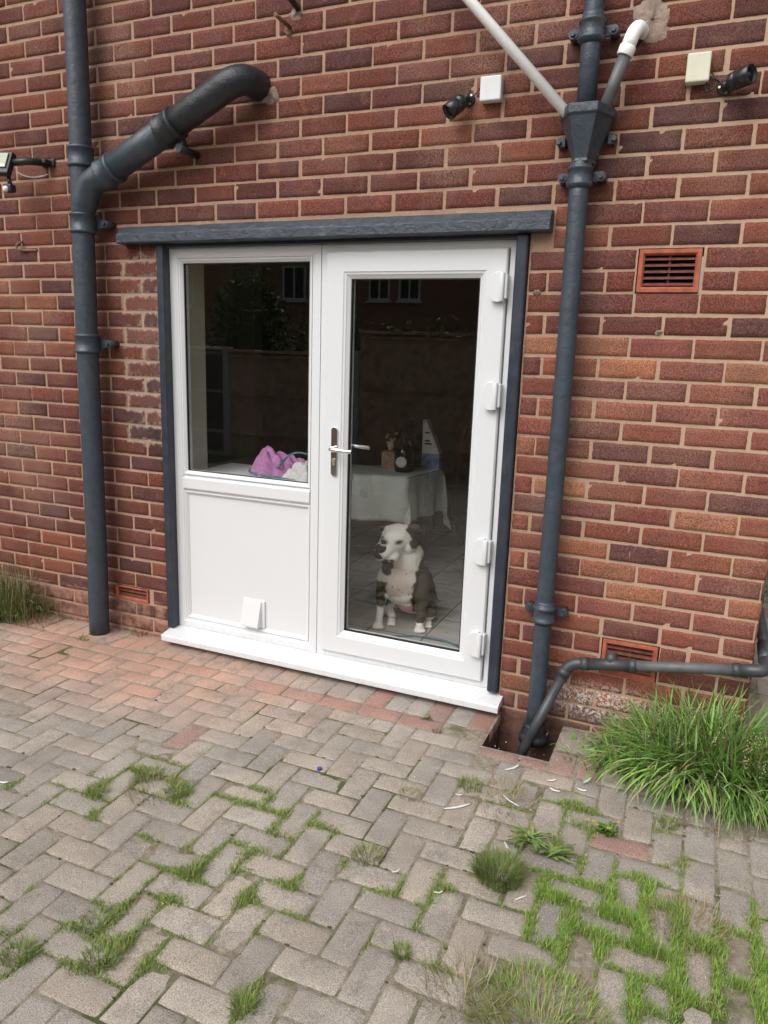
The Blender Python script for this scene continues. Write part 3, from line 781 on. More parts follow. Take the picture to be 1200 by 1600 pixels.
dp = thing('downpipe', (-.50, -.08, 0), 'slim slate blue downpipe with funnel hopper right of the patio door', 'pipe')
def dx_(z): return -.500+.012*math.sin(z*1.1)*.3
r2 = .0355
m = MB(); m.tube([(dx_(z), -.078, z) for z in np.linspace(-.03, 2.22, 20)], r2, 24); m.build('pipe', M['iron'], dp)
m = MB(); m.tube([(-.4975, -.074, z) for z in np.linspace(2.35, 5.05, 12)], r2*.97, 24); m.build('upper_pipe', M['iron'], dp)
for z, xx in ((2.655, -.4975), (2.180, dx_(2.18)), (.515, dx_(.5)), (3.9, -.4975)):
    m = MB()
    m.lathe((xx, -.078, z-.04), (xx, -.078, z), [(-.008, r2), (0, r2+.006), (.004, r2+.012), (.012, r2+.012), (.016, r2+.007), (.055, r2+.007), (.058, r2+.011), (.066, r2+.011), (.070, r2+.004), (.082, r2+.002), (.090, r2)], 28)
    for s_ in (-1, 1): ear(m, (xx+s_*(r2+.006), -.040, z), s_, .028)
    m.build('collar', M['iron'], dp)
m = MB(); m.lathe((dx_(0), -.078, -.06), (dx_(0), -.078, 0), [(0, r2+.026), (.028, r2+.026), (.032, r2+.02), (.045, r2+.018), (.07, r2+.010), (.078, r2+.010), (.082, r2)], 24); m.build('shoe', M['iron_black'], dp)
# hopper head: half-hexagon plan tapering down
def hop(z, w, d_): return [(-.494-w, -.012, z), (-.494-w, -.012-d_*.35, z), (-.494-w*.52, -.012-d_, z), (-.494+w*.52, -.012-d_, z), (-.494+w, -.012-d_*.35, z), (-.494+w, -.012, z)]
m = MB(); L = [(2.215, .036, .098), (2.222, .044, .104), (2.232, .040, .100), (2.365, .088, .135), (2.372, .096, .142), (2.402, .096, .142), (2.402, .088, .134), (2.366, .084, .128)]
vs = [p for z, w, d_ in L for p in hop(z, w, d_)]
fs = [(i*6+k, i*6+(k+1) % 6, (i+1)*6+(k+1) % 6, (i+1)*6+k) for i in range(len(L)-1) for k in range(6)]+[tuple(range(6)), tuple((len(L)-1)*6+k for k in reversed(range(6)))]
m.add(vs, fs)
for s_ in (-1, 1): m.box(-.494+s_*.088-.014, -.494+s_*.088+.014, -.03, .002, 2.29, 2.325, .004); m.tube([(-.494+s_*.098, -.045, 2.307), (-.494+s_*.098, .002, 2.307)], .010, 10)
m.build('hopper', M['iron'], dp, .002)

m = MB(); wp0 = Vector((-.575, -.092, 2.405)); wd = Vector((-.352, 0, .375)).normalized()
m.tube([wp0+Vector((.022, 0, -.025)), wp0+wd*1.6], .0190, 20)
tag(m.build('waste_pipe', M['white_plastic']), 'long white plastic waste pipe slanting into the hopper head', 'pipe')
wq = thing('waste_pipe', (-.36, -.03, 2.6), 'short grey waste pipe with white elbow dropping into the hopper', 'pipe')
m = MB(); m.tube([(-.437, -.085, 2.375), (-.372, -.085, 2.575)], .0215, 20); m.build('pipe', M['grey_pipe'], wq)
m = MB(); dd = Vector((.065, 0, .2)).normalized(); e0 = Vector((-.374, -.085, 2.572))
m.tube([e0-dd*.018, e0-dd*.016, e0+dd*.012, e0+dd*.014], [.0265, .028, .028, .0265], 20)
m.tube([e0+dd*.01]+bez(e0+dd*.03, e0+dd*.095, e0+dd*.085+Vector((.01, .09, 0)), 8)+[e0+dd*.085+Vector((.01, .14, 0))], .0245, 20)
m.build('elbow', M['white_plastic'], wq)
# cement patch around it
def blob_patch(name, cx, cz, rx, rz, mat, label, cat, thick=.006, hole=None, parent=None, seed=1):
    r0 = random.Random(seed); m = MB(); n = 40; rings = 5; vs = []; 
    rad = [1+.10*math.sin(2*a_+seed)+.07*math.sin(5*a_+seed*2)+r0.uniform(-.05, .05) for a_ in [2*math.pi*k/n for k in range(n)]]
    for i in range(rings+1):
        t = i/rings
        for k in range(n):
            a_ = 2*math.pi*k/n; q = t*rad[k]*(1 if i else 0)
            vs.append((cx+math.cos(a_)*rx*q, -thick*(1-t**4)*(1+r0.uniform(-.35, .35))+.004, cz+math.sin(a_)*rz*q))
    fs = [(i*n+k, i*n+(k+1) % n, (i+1)*n+(k+1) % n, (i+1)*n+k) for i in range(rings) for k in range(n)]
    m.add(vs, fs, True); return m.build(name, mat, parent)
blob_patch('mortar_or_hole_patch', -.310, 2.69, .070, .085, M['cement'], '', '', .010, None, house, 3)
blob_patch('mortar_or_hole_patch', -.355, 2.645, .036, .036, M['void'], '', '', .0125, None, house, 5)  # black blob painted as the dark of the broken hole at the elbow
blob_patch('mortar_or_hole_patch', -1.845, 2.59, .045, .045, M['cement'], '', '', .008, None, house, 8)
blob_patch('mortar_or_hole_patch', -1.722, 2.88, .034, .03, M['cement'], '', '', .008, None, house, 9)
blob_patch('mortar_or_hole_patch', -1.755, 2.83, .03, .024, M['rust'], '', '', .008, None, house, 11)
blob_patch('mortar_or_hole_patch', -.178, 1.637, .014, .012, M['cement'], '', '', .008, None, house, 13)
blob_patch('mortar_or_hole_patch', -.640, 1.78, .016, .014, M['cement'], '', '', .008, None, house, 14)
# lower waste pipe round the corner, past the vent, down into the drain
lw = thing('waste_pipe', (-.1, -.06, .3), 'dark grey waste pipe running low across the wall into the drain hole', 'pipe')
A_ = Vector((.302, -.062, .418)); B_ = Vector((-.335, -.062, .318)); Cc = Vector((-.560, -.20, -.16))
du = (B_-A_).normalized()
m = MB(); m.tube([A_+du*.03, B_-du*.10], .0212, 20); m.build('pipe', M['grey_pipe'], lw)
m = MB()
m.tube([B_-du*.215, B_-du*.213, B_-du*.19, B_-du*.188], [.0235, .0272, .0272, .0235], 20); m.tube([B_-du*.20, B_-du*.03], .0245, 20); m.tube([B_-du*.03, B_-du*.0], [.0272, .0272], 20)
m.tube([B_-du*.115+Vector((0, 0, .0)), B_-du*.115+Vector((0, .02, .045))], .024, 16)
m.build('tee', M['dark_pipe'], lw)
dv = (Cc-B_).normalized()
m = MB(); m.tube([B_-du*.02]+bez(B_+du*.01, B_+du*.045, B_+du*.045+dv*.04, 8)+[B_+du*.045+dv*.055], .0245, 20)
m.tube([B_+du*.045+dv*.03, B_+du*.045+dv*.06], [.0275, .0275], 20); m.build('elbow', M['dark_pipe'], lw)
m = MB(); m.tube([B_+du*.045+dv*.04, Cc], .0205, 20); m.build('lower_pipe', M['dark_pipe'], lw)
m = MB(); Aq = A_+Vector((.008, 0, 0))
m.tube([A_+du*.085, A_+du*.083, A_+du*.06, A_+du*.058], [.0235, .0272, .0272, .0235], 20); m.tube([A_+du*.07, A_+du*.01]+bez(A_-du*.0, A_-du*.03, A_-du*.03+Vector((0, .05, .008)), 8)+[A_-du*.03+Vector((0, .10, .015))], .0248, 20)
m.build('elbow', M['dark_pipe'], lw)
m = MB(); e_ = A_-du*.03; m.tube([e_+Vector((0, .07, .01)), e_+Vector((0, .20, .03))], .0265, 20); m.tube([e_+Vector((0, .2, .03)), e_+Vector((0, 1.8, .10))], .0212, 20); m.build('side_pipe', M['dark_pipe'], lw)

# ------------------------------------------------------------ small wall fittings
m = MB(); m.tube([(-1.748, -.12, 2.842), (-1.748, .01, 2.838)], .0085, 12); m.tube([(-1.748, -.1205, 2.842), (-1.748, -.1185, 2.842)], .0058, 12)
s1 = m.build('pipe_stub', M['rust']); tag(s1, 'thin rusty cut pipe sticking out of the bricks above the lintel', 'pipe stub')
m = MB(); m.tube([(-1.71, -.10, 2.925), (-1.712, .01, 2.90)], .0125, 12); tag(m.build('pipe_stub', M['black_plastic']), 'short black pipe end sticking out of the wall at the top edge', 'pipe stub')
def jbox(x0, x1, z0, z1, mat, label):
    t = thing('junction_box', ((x0+x1)/2, 0, z0), label, 'junction box')
    m = MB(); m.box(x0, x1, -.030, .001, z0, z1, .005); m.build('base', mat, t)
    m = MB(); m.box(x0-.001, x1+.001, -.042, -.0305, z0-.001, z1+.001, .005); m.build('lid', mat, t)
    for xx, zz in ((.5, .92), (.5, .08)):
        m = MB(); m.tube([((x0+x1)*.5, -.0432, z0+(z1-z0)*zz), ((x0+x1)*.5, -.041, z0+(z1-z0)*zz)], .0028, 10); m.build('screw', M['screw'], t)
    return t
jbox(-.902, -.822, 2.472, 2.556, M['grey_box'], 'rounded off-white junction box between the left camera and white pipe')
jbox(-.176, -.102, 2.466, 2.556, M['cream_plastic'], 'cream square junction box beside the right camera')
def camera_fix(root, base, aim, label):
    t = thing('security_camera', base, label, 'camera', 'security cameras on the wall')
    B = Vector(base); D = Vector(aim).normalized(); K = 1.28
    m = MB(); m.lathe(B+Vector((0, .002, 0)), B+Vector((0, -1, 0)), [(0, .024), (.008, .024), (.012, .020), (.014, .012), (.028, .011)], 20); m.build('mount', M['black_plastic'], t)
    for a_ in (.9, 3.0, 5.1):
        m = MB(); m.tube([B+Vector((math.cos(a_)*.017, -.008, math.sin(a_)*.017)), B+Vector((math.cos(a_)*.017, -.0125, math.sin(a_)*.017))], .0042, 10); m.build('screw', M['screw'], t)
    J = B+Vector((0, -.035, 0)); c = J+D*.045
    m = MB(); m.ball(J, .013, 12, 8); m.tube([J, J+D*.02], .010, 12); m.build('joint', M['black_plastic'], t)
    s_ = J+D*.018
    m = MB(); m.lathe(s_, s_+D, [(a_*K, b_*K) for a_, b_ in [(0, .016), (.006, .0225), (.020, .0235), (.021, .0222), (.024, .0222), (.025, .0235), (.062, .0240), (.063, .021), (.052, .0205)]], 24); m.build('body', M['satin_black'], t)
    m = MB(); m.lathe(s_, s_+D, [(.048*K, .0190*K), (.0530*K, .0190*K)], 20); m.build('front_face', M['black_plastic'], t)
    m = MB(); m.lathe(s_, s_+D, [(.0531*K, .0085*K), (.0560*K, .0080*K), (.0575*K, .004*K)], 16); m.build('lens', M['lens'], t)
    for k in range(3):
        pass
    return t
camera_fix(None, (-.955, 0, 2.492), (-.55, -.50, -.62), 'black bullet camera left of the off-white box, pointing down left')
camera_fix(None, (-.050, 0, 2.448), (.78, -.55, .10), 'black bullet camera beside the cream box, pointing right')
m = MB(); m.tube(bez((-.952, -.012, 2.497), (-.925, -.03, 2.495), (-.915, -.012, 2.52), 8)+bez((-.915, -.012, 2.52), (-.908, -.006, 2.54), (-.900, -.012, 2.535), 6), .0026, 8)
tag(m.build('camera_cable', M['black_plastic']), 'short black lead from the left camera to the off-white box', 'cable')
m = MB(); m.tube(bez((-.068, -.012, 2.465), (-.085, -.03, 2.478), (-.10, -.02, 2.478), 8)+bez((-.10, -.02, 2.478), (-.125, -.02, 2.44), (-.095, -.02, 2.437), 8)+bez((-.095, -.02, 2.437), (-.06, -.02, 2.46), (-.098, -.012, 2.50), 8), .0026, 8)
tag(m.build('camera_cable', M['black_plastic']), 'looped black lead between the cream box and the right camera', 'cable')
# LED floodlight with PIR sensor at the left edge
fl_ = thing('floodlight', (-3.13, 0, 2.40), 'black floodlight with round motion sensor on the far left wall', 'floodlight')
m = MB(); m.box(-3.16, -3.08, -.012, .002, 2.378, 2.412, .003); m.tube([(-3.12, -.01, 2.395), (-3.15, -.10, 2.385), (-3.22, -.14, 2.375)], .017, 10); m.box(-3.145, -3.095, -.05, -.008, 2.385, 2.405, .004); m.build('bracket', M['black_plastic'], fl_)
q_ = Matrix.Rotation(math.radians(-22), 3, 'X') @ Matrix.Rotation(math.radians(8), 3, 'Z')
m = MB(); m.box(-3.345, -3.205, -.175, -.14, 2.31, 2.425, .006, q_); m.build('lamp_housing', M['satin_black'], fl_)
m = MB(); m.box(-3.33, -3.22, -.182, -.176, 2.352, 2.412, .002, q_, (-3.275, -.1575, 2.3675)); m.build('lamp_face', M['led'], fl_)
m = MB(); m.box(-3.33, -3.22, -.184, -.176, 2.338, 2.352, .002, q_, (-3.275, -.1575, 2.3675)); m.build('reflector', M['white_plastic'], fl_)
m = MB(); m.tube([(-3.24, -.145, 2.315), (-3.225, -.15, 2.27)], .010, 10); m.box(-3.25, -3.205, -.17, -.13, 2.235, 2.275, .01); m.build('sensor_arm', M['black_plastic'], fl_)
m = MB(); m.ball((-3.232, -.172, 2.250), .014, 12, 8); m.build('sensor_eye', M['white_plastic'], fl_)
m = MB(); m.tube(bez((-3.205, -.12, 2.335), (-3.17, -.08, 2.30), (-3.135, .0, 2.345), 10), .003, 8); m.build('wire', M['white_plastic'], fl_)
m = MB(); m.tube(bez((-3.325, -.01, 2.028), (-3.37, -.02, 2.022), (-3.355, -.02, 1.995), 8)+bez((-3.355, -.02, 1.995), (-3.335, -.01, 1.985), (-3.235, .004, 1.988), 8), .006, 8)
tag(m.build('wall_hook', M['rust']), 'rusty bent wall hook at the left edge of the bricks', 'hook')

# ------------------------------------------------------------ dog
def vlen(a): return np.sqrt((a*a).sum(-1))
def make_dog():
    # local frame: X picture-right, -Y towards the viewer, Z up; front paws near Y=0
    t = bpy.data.objects.new('dog', None)
    prim = MB()
    def ell(c, r_, rot=None):
        b = len(prim.v); prim.ball((0, 0, 0), 1.0, 20, 14)
        for i in range(b, len(prim.v)):
            p = Vector((prim.v[i][0]*r_[0], prim.v[i][1]*r_[1], prim.v[i][2]*r_[2]))
            if rot: p = Matrix.Rotation(rot[0], 3, rot[1]) @ p
            prim.v[i] = (p.x+c[0], p.y+c[1], p.z+c[2])
    def cap(pts, rr):
        prim.tube(pts, rr, 18)
        for p, r_ in ((pts[0], rr[0]), (pts[-1], rr[-1])): prim.ball(p, r_*.99, 14, 10)
    # trunk, leaning up from rump to chest
    ell((.068, .255, .150), (.118, .140, .135)); ell((.045, .190, .225), (.122, .120, .140)); ell((.004, .125, .300), (.122, .095, .120))
    ell((-.006, .090, .270), (.106, .078, .110)); ell((.010, .13, .200), (.100, .10, .09)); ell((-.004, .12, .355), (.108, .080, .080))
    # neck
    cap([(.010, .135, .350), (.010, .128, .430), (-.006, .112, .505)], [.105, .098, .074])
    # skull, cheeks, muzzle
    h0 = len(prim.v)
    ell((-.032, .095, .545), (.070, .072, .060)); ell((-.070, .078, .522), (.038, .038, .038)); ell((.002, .078, .512), (.044, .044, .044))
    ell((-.040, .055, .560), (.050, .036, .034))
    cap([(-.048, .055, .524), (-.085, -.004, .507)], [.052, .041]); ell((-.092, -.010, .515), (.033, .026, .028))
    ell((-.056, .006, .482), (.034, .036, .030)); ell((-.104, .008, .484), (.023, .030, .029)); ell((-.078, .008, .468), (.032, .030, .018))
    # ears: small, half folded, tips back
    cap([(.012, .110, .582), (.040, .112, .592), (.055, .100, .578)], [.020, .017, .009]); ell((.036, .104, .584), (.022, .010, .016), (.5, 'Y'))
    cap([(-.088, .115, .578), (-.104, .122, .585), (-.108, .118, .566)], [.016, .012, .007])
    HC = Vector((-.012, .105, .598)); HS = 1.26
    for i in range(h0, len(prim.v)): prim.v[i] = tuple(HC+(Vector(prim.v[i])-HC)*HS+Vector((.012, 0, 0)))
    # forelegs
    cap([(-.080, .105, .285), (-.098, .085, .190), (-.104, .060, .110), (-.108, .050, .035)], [.050, .032, .020, .019])
    cap([(.095, .110, .280), (.108, .075, .185), (.103, .035, .105), (.100, .018, .035)], [.060, .042, .026, .021])
    for px, py in ((-.112, .034), (.100, .000)):
        ell((px, py, .018), (.027, .036, .019))
        for k in (-1.5, -.5, .5, 1.5): ell((px+k*.0145, py-.030+abs(k)*.004, .013), (.0085, .017, .012))
    # haunches: thigh, knee forward, hock, hind paw
    ell((.125, .235, .110), (.070, .105, .100)); ell((.150, .150, .075), (.044, .065, .060)); cap([(.155, .155, .075), (.150, .20, .030), (.140, .14, .020)], [.036, .024, .020])
    ell((.142, .085, .020), (.025, .042, .019))
    for k in (-1, 0, 1): ell((.142+k*.015, .048, .013), (.009, .016, .011))
    ell((-.050, .260, .105), (.066, .095, .095)); cap([(-.070, .20, .06), (-.040, .150, .022)], [.035, .020]); ell((-.045, .100, .018), (.024, .042, .017))
    for k in (-1, 0, 1): ell((-.045+k*.014, .062, .012), (.009, .016, .011))
    # belly fold, stub of tail
    ell((.035, .115, .115), (.048, .05, .045)); cap([(.165, .33, .09), (.205, .36, .055), (.225, .36, .05)], [.018, .012, .006])
    me = bpy.data.meshes.new('raw'); me.from_pydata(prim.v, [], prim.f); ro = bpy.data.objects.new('raw', me); COL.objects.link(ro)
    rm_ = ro.modifiers.new('r', 'REMESH'); rm_.mode = 'VOXEL'; rm_.voxel_size = .0048
    sm = ro.modifiers.new('s', 'SMOOTH'); sm.factor = .5; sm.iterations = 6
    dg = bpy.context.evaluated_depsgraph_get(); em = bpy.data.meshes.new_from_object(ro.evaluated_get(dg))
    bpy.data.objects.remove(ro)
    co = np.zeros(len(em.vertices)*3); em.vertices.foreach_get('co', co); co = co.reshape(-1, 3)
    X, Y, Z = co[:, 0], co[:, 1], co[:, 2]
    nrm = np.zeros(len(co)*3); em.vertices.foreach_get('normal', nrm); nrm = nrm.reshape(-1, 3)
    w = .006*np.sin(X*90+Z*40)+.005*np.sin(Z*120+Y*60)
    white = np.array((.90, .86, .79)); pinkish = np.array((.74, .60, .52)); dark = np.array((.040, .029, .022)); grey = np.array((.045, .043, .042)); rose = np.array((.42, .22, .21)); black = np.array((.012, .011, .012))
    br = .5+.28*np.sin(Z*330+X*210+5*np.sin(Y*90+X*60)+4*np.sin(X*170+Z*60))+rng.uniform(-.3, .3, len(co))
    brind = dark[None]*(.62+.55*br[:, None])+np.array((.03, .018, .008))[None]*br[:, None]
    c = np.tile(white, (len(co), 1))
    def put(mask, col): c[mask] = col if np.ndim(col) == 1 else col[mask]
    nz_ = .006*np.sin(X*41+3*np.sin(Z*37))+.004*np.sin(Z*53+Y*51)+.0015*np.sin(X*190+Z*170)
    def soft(d_, col, wd=.012):          # d_ > 0 inside the patch
        k_ = np.clip((d_+nz_)/wd+.5, 0, 1)[:, None]; c[:] = c*(1-k_)+np.broadcast_to(col, c.shape)*k_
    soft(.070-np.sqrt(((X+.02)*.9)**2+((Z-.285)*.85)**2)-np.maximum(Y-.10, 0), pinkish, .05)
    side_ = X-(.078+.25*np.clip(.36-Z, 0, .2)*(-.6)-.5*np.clip(Z-.37, 0, .1)*-1)
    soft(np.minimum(np.maximum(side_, Y-.175), .425-Z+.4*(Y-.1)), brind, .010)
    soft(np.minimum(np.minimum(X-.050, .215-Z), Z-.052), brind, .008)
    soft(np.minimum(np.minimum(-.078-X, Z-.120), .275-Z), brind, .010)
    soft(np.minimum(Y-.20, .45-Z), brind, .012)
    put((Z < .125) & (Z > .06) & (Y > .06) & (Y < .2) & (X > -.03) & (X < .060), rose)
    put((Z < .05) & (Y < .2), white)
    put((X > .12) & (Z < .10) & (Y > .13), brind)
    soft(.033-np.sqrt((X+.080)**2+((Z-.372)*.62)**2)-np.maximum(Y-.12, 0), grey, .006)
    Xh, Yh, Zh = -.012+(X-.012+.012)/1.26, .105+(Y-.105)/1.26, .598+(Z-.598)/1.26
    soft(np.minimum(Zh-.505, Xh-.004-.25*np.clip(.56-Zh, 0, .1)+.1*(Yh-.09)), brind, .006)
    soft(np.minimum(np.minimum(Zh-.52, -.080-Xh), Yh-.085), brind, .006)
    nd = ((Xh+.100)/.025)**2+((Yh+.028)/.028)**2+((Zh-.523)/.021)**2; put(nd < 1, black)
    md = ((Xh+.106)/.026)**2+((Yh+.010)/.032)**2+((Zh-.492)/.024)**2; put((md < 1) & (nd >= 1), grey*.8)
    soft(.010-np.sqrt((Xh+.052)**2+((Zh-.462)*1.6)**2)-np.maximum(Yh-.02, 0), black*3, .006)
    for ex, ez in ((-.088, .546), (-.028, .543)):
        e_ = ((Xh-ex)/.012)**2+((Zh-ez)/.0058)**2; e2 = ((Xh-ex)/.020)**2+((Zh-ez)/.011)**2; put((e2 < 1) & (Yh < .07), pinkish*.75); put((e_ < 1) & (Yh < .07), black)
    # spots on the chest
    for k in range(6):
        a_, b_, q_ = rnd.uniform(-.07, .05), rnd.uniform(.2, .34), rnd.uniform(.002, .0042); put(((X-a_)**2+((Z-b_)*.7)**2 < q_**2) & (Y < .06), dark*4)
    jit = rng.uniform(.88, 1.12, len(co)); c = c*jit[:, None]
    for v, q in zip(em.vertices, co): v.co = q
    a = em.color_attributes.new('col', 'FLOAT_COLOR', 'POINT'); c4 = np.ones((len(c), 4), dtype=np.float32); c4[:, :3] = c; a.data.foreach_set('color', c4.ravel())
    em.materials.clear(); em.materials.append(attr_mat('short_dog_coat', .62, .5, 260, .0015, .14, 320, Specular_IOR_Level=.25))
    em.polygons.foreach_set('use_smooth', [True]*len(em.polygons))
    bpy.data.objects.remove(t)
    em.name = 'dog'; o = bpy.data.objects.new('dog', em); COL.objects.link(o); return o
dog = make_dog(); dog.location = (-1.332, .455, .100); dog.scale = (1.04, 1.0, .915); dog.rotation_euler = (0, 0, math.radians(21.7))
tag(dog, 'stocky white and brindle bull dog sitting behind the door glass', 'dog')

# ------------------------------------------------------------ table, cloth, chairs, clutter indoors
TA = math.radians(18)
TC = Vector((-1.69, 1.42, 0)); ux = Vector((-math.cos(TA), -math.sin(TA), 0)); uy = Vector((.15, .99, 0)).normalized()
TB = .48
tb = thing('dining_table', (-2.1, 1.8, .06), 'dark wooden dining table under a pale cloth indoors', 'table')
def q2(a, b, z): p = TC+ux*a+uy*b; return (p.x, p.y, z)
m = MB(); t0, t1 = .715, .742
m.add([q2(0, 0, t0), q2(1.0, 0, t0), q2(1.0, TB, t0), q2(0, TB, t0), q2(0, 0, t1), q2(1.0, 0, t1), q2(1.0, TB, t1), q2(0, TB, t1)], [(3, 2, 1, 0), (4, 5, 6, 7), (0, 1, 5, 4), (1, 2, 6, 5), (2, 3, 7, 6), (3, 0, 4, 7)])
m.build('tabletop', M['wood_dark'], tb, .003)
for a, b in ((.07, .12), (.93, .10), (.07, TB-.08), (.93, TB-.08)):
    m = MB(); p = Vector(q2(a, b, 0)); m.tube([(p.x, p.y, .1005), (p.x, p.y, .5), (p.x, p.y, .714)], [.024, .028, .03], 4, True, False); m.build('leg', M['wood_dark'], tb)
# cloth: top grid and hanging skirts with folds; the near corner droops into a point
V = []; F = []; NA, NB = 46, 46; H_ = .30
for j in range(NB+1):
    for i in range(NA+1):
        a = -H_+(1.0+2*H_)*i/NA; b = -H_+(TB+2*H_)*j/NB
        oa = max(0, -a)+max(0, a-1.0); ob = max(0, -b)+max(0, b-TB)
        ca_, cb_ = min(max(a, 0), 1.0), min(max(b, 0), TB)
        drop = max(oa, ob)+.5*min(oa, ob)
        outa = (-.012-.02*math.sin(b*26)*min(1, oa*5)) if a < 0 else ((.012+.02*math.sin(b*22)*min(1, oa*5)) if a > 1.0 else 0)
        outb = (-.012-.022*math.sin(a*24+1)*min(1, ob*5)) if b < 0 else ((.012+.02*math.sin(a*20)*min(1, ob*5)) if b > TB else 0)
        if oa > 0 and ob > 0: outa -= .10*min(oa, ob)*(1 if a < 0 else -1); outb -= .10*min(oa, ob)*(1 if b < 0 else -1)
        z = .7495-drop-(.0 if drop else 0)+(.0015*math.sin(a*40)*math.sin(b*37) if drop == 0 else 0)
        V.append(q2(ca_+outa, cb_+outb, z))
for j in range(NB):
    for i in range(NA): q = j*(NA+1)+i; F.append((q, q+1, q+NA+2, q+NA+1))
cl = np_mesh('tablecloth', V, F, M['cloth'], None, None, True); sdm = cl.modifiers.new('t', 'SOLIDIFY'); sdm.thickness = .0015; sdm.offset = 1
tag(cl, 'pale grey-green patterned cloth hanging over the dining table', 'tablecloth')
def chair(loc, rz, label):
    t = thing('dining_chair', (0, 0, 0), label, 'chair')
    m = MB(); m.box(-.21, .21, -.21, .21, .43, .47, .012); m.build('seat', M['wood_dark'], t)
    for x, y in ((-.18, -.18), (.18, -.18)):
        m = MB(); m.tube([(x, y, 0), (x, y, .43)], [.017, .022], 8); m.build('leg', M['wood_dark'], t)
    for x in (-.18, .18):
        m = MB(); m.tube([(x, .27, 0), (x, .21, .22), (x, .19, .45), (x, .22, .80), (x, .30, 1.06)], [.018, .022, .024, .021, .018], 8); m.build('leg', M['wood_dark'], t)
    m = MB()
    for z, y in ((1.00, .285), (.66, .215)): m.box(-.18, .18, y-.012, y+.012, z-.045, z+.045, .008)
    for k in (-.09, 0, .09): m.tube([(k, .213, .66), (k, .285, 1.0)], .012, 8)
    m.build('backrest', M['wood_dark'], t)
    t.location = loc; t.rotation_euler = (0, 0, rz); return t
chair((-1.80, 2.52, .10), math.radians(-100), 'dark red wooden chair standing right of the table with the cloth')
bx = thing('tissue_box', (-1.94, 1.72, .748), 'patterned tan tissue box with white tissue on the table', 'box')
m = MB(); m.box(-1.995, -1.895, 1.67, 1.77, .748, .865, .003, Matrix.Rotation(.3, 3, 'Z')); m.build('carton', M['card'], bx)
m = MB(); m.tube([(-1.945, 1.72, .866), (-1.94, 1.72, .90), (-1.935, 1.725, .945)], [.010, .026, .004], 8); m.build('tissue', M['linen'], bx)
bt = thing('bottle', (-1.80, 1.62, .748), 'squat dark bottle with round pale label on the table edge', 'bottle')
m = MB(); m.lathe((-1.80, 1.62, .748), (-1.80, 1.62, 2), [(0, .058), (.01, .064), (.13, .064), (.17, .050), (.20, .022), (.25, .020), (.252, .024), (.272, .024)], 24); m.build('glass_body', M['bottle'], bt)
m = MB(); m.tube([(-1.792, 1.549, .820), (-1.793, 1.556, .820)], .036, 20); m.build('label', M['label'], bt)
bt = thing('kettle', (-1.90, 1.98, .748), 'large black kettle behind the bottle on the table', 'kettle')
m = MB(); m.lathe((-1.90, 1.98, .748), (-1.90, 1.98, 2), [(0, .10), (.02, .115), (.12, .118), (.20, .10), (.25, .07), (.27, .03), (.29, .012)], 28); m.build('body', M['bottle'], bt)
m = MB(); m.tube([(-1.99, 1.95, .95)]+bez((-1.99, 1.95, 1.0), (-1.90, 1.98, 1.16), (-1.80, 2.0, 1.02), 8), .011, 8); m.build('handle', M['black_plastic'], bt)
fw = thing('flower_pot', (-2.02, 1.95, .748), 'small pot of yellow flowers beside the tissue box', 'flowers')
m = MB(); m.lathe((-2.02, 1.95, .748), (-2.02, 1.95, 2), [(0, .035), (.09, .048), (.092, .04)], 16); m.build('pot', M['linen'], fw)
m = MB()
for k in range(26):
    m.ball((-2.02+rnd.gauss(0, .04)+.03, 1.95+rnd.gauss(0, .03), .90+rnd.gauss(0, .035)), .014, 6, 5, (1, .5, .8))
m.build('petals', M['flower'], fw)
# upright carton with sloping shoulder and blue print
bg_ = thing('washing_carton', (-1.70, 1.86, .748), 'tall white carton with blue base print on the table', 'carton')
def tri(m, zz0, zz1, w0, w1, y, t_):
    m.add([(-1.755, y, zz0), (-1.755+w0, y+.02, zz0), (-1.755+w1, y+.02, zz1), (-1.755, y, zz1), (-1.755, y+t_, zz0), (-1.755+w0, y+t_+.02, zz0), (-1.755+w1, y+t_+.02, zz1), (-1.755, y+t_, zz1)], [(0, 1, 2, 3), (7, 6, 5, 4), (0, 4, 5, 1), (1, 5, 6, 2), (2, 6, 7, 3), (3, 7, 4, 0)])
m = MB(); tri(m, .850, 1.085, .125, .018, 1.84, .07); m.build('upper_panel', M['label'], bg_, .003)
m = MB(); tri(m, .748, .8485, .125, .125, 1.84, .07); m.build('blue_panel', simple('blue_print', (.06, .16, .42), .5, 30, .6, .1, c2=(.30, .42, .62)), bg_, .003)
m = MB()
for k, (a, w_) in enumerate(((.915, .05), (.935, .035), (.99, .03))): m.box(-1.735, -1.735+w_, 1.8395, 1.8425, a, a+.010)
m.build('print', M['black_fabric'], bg_)
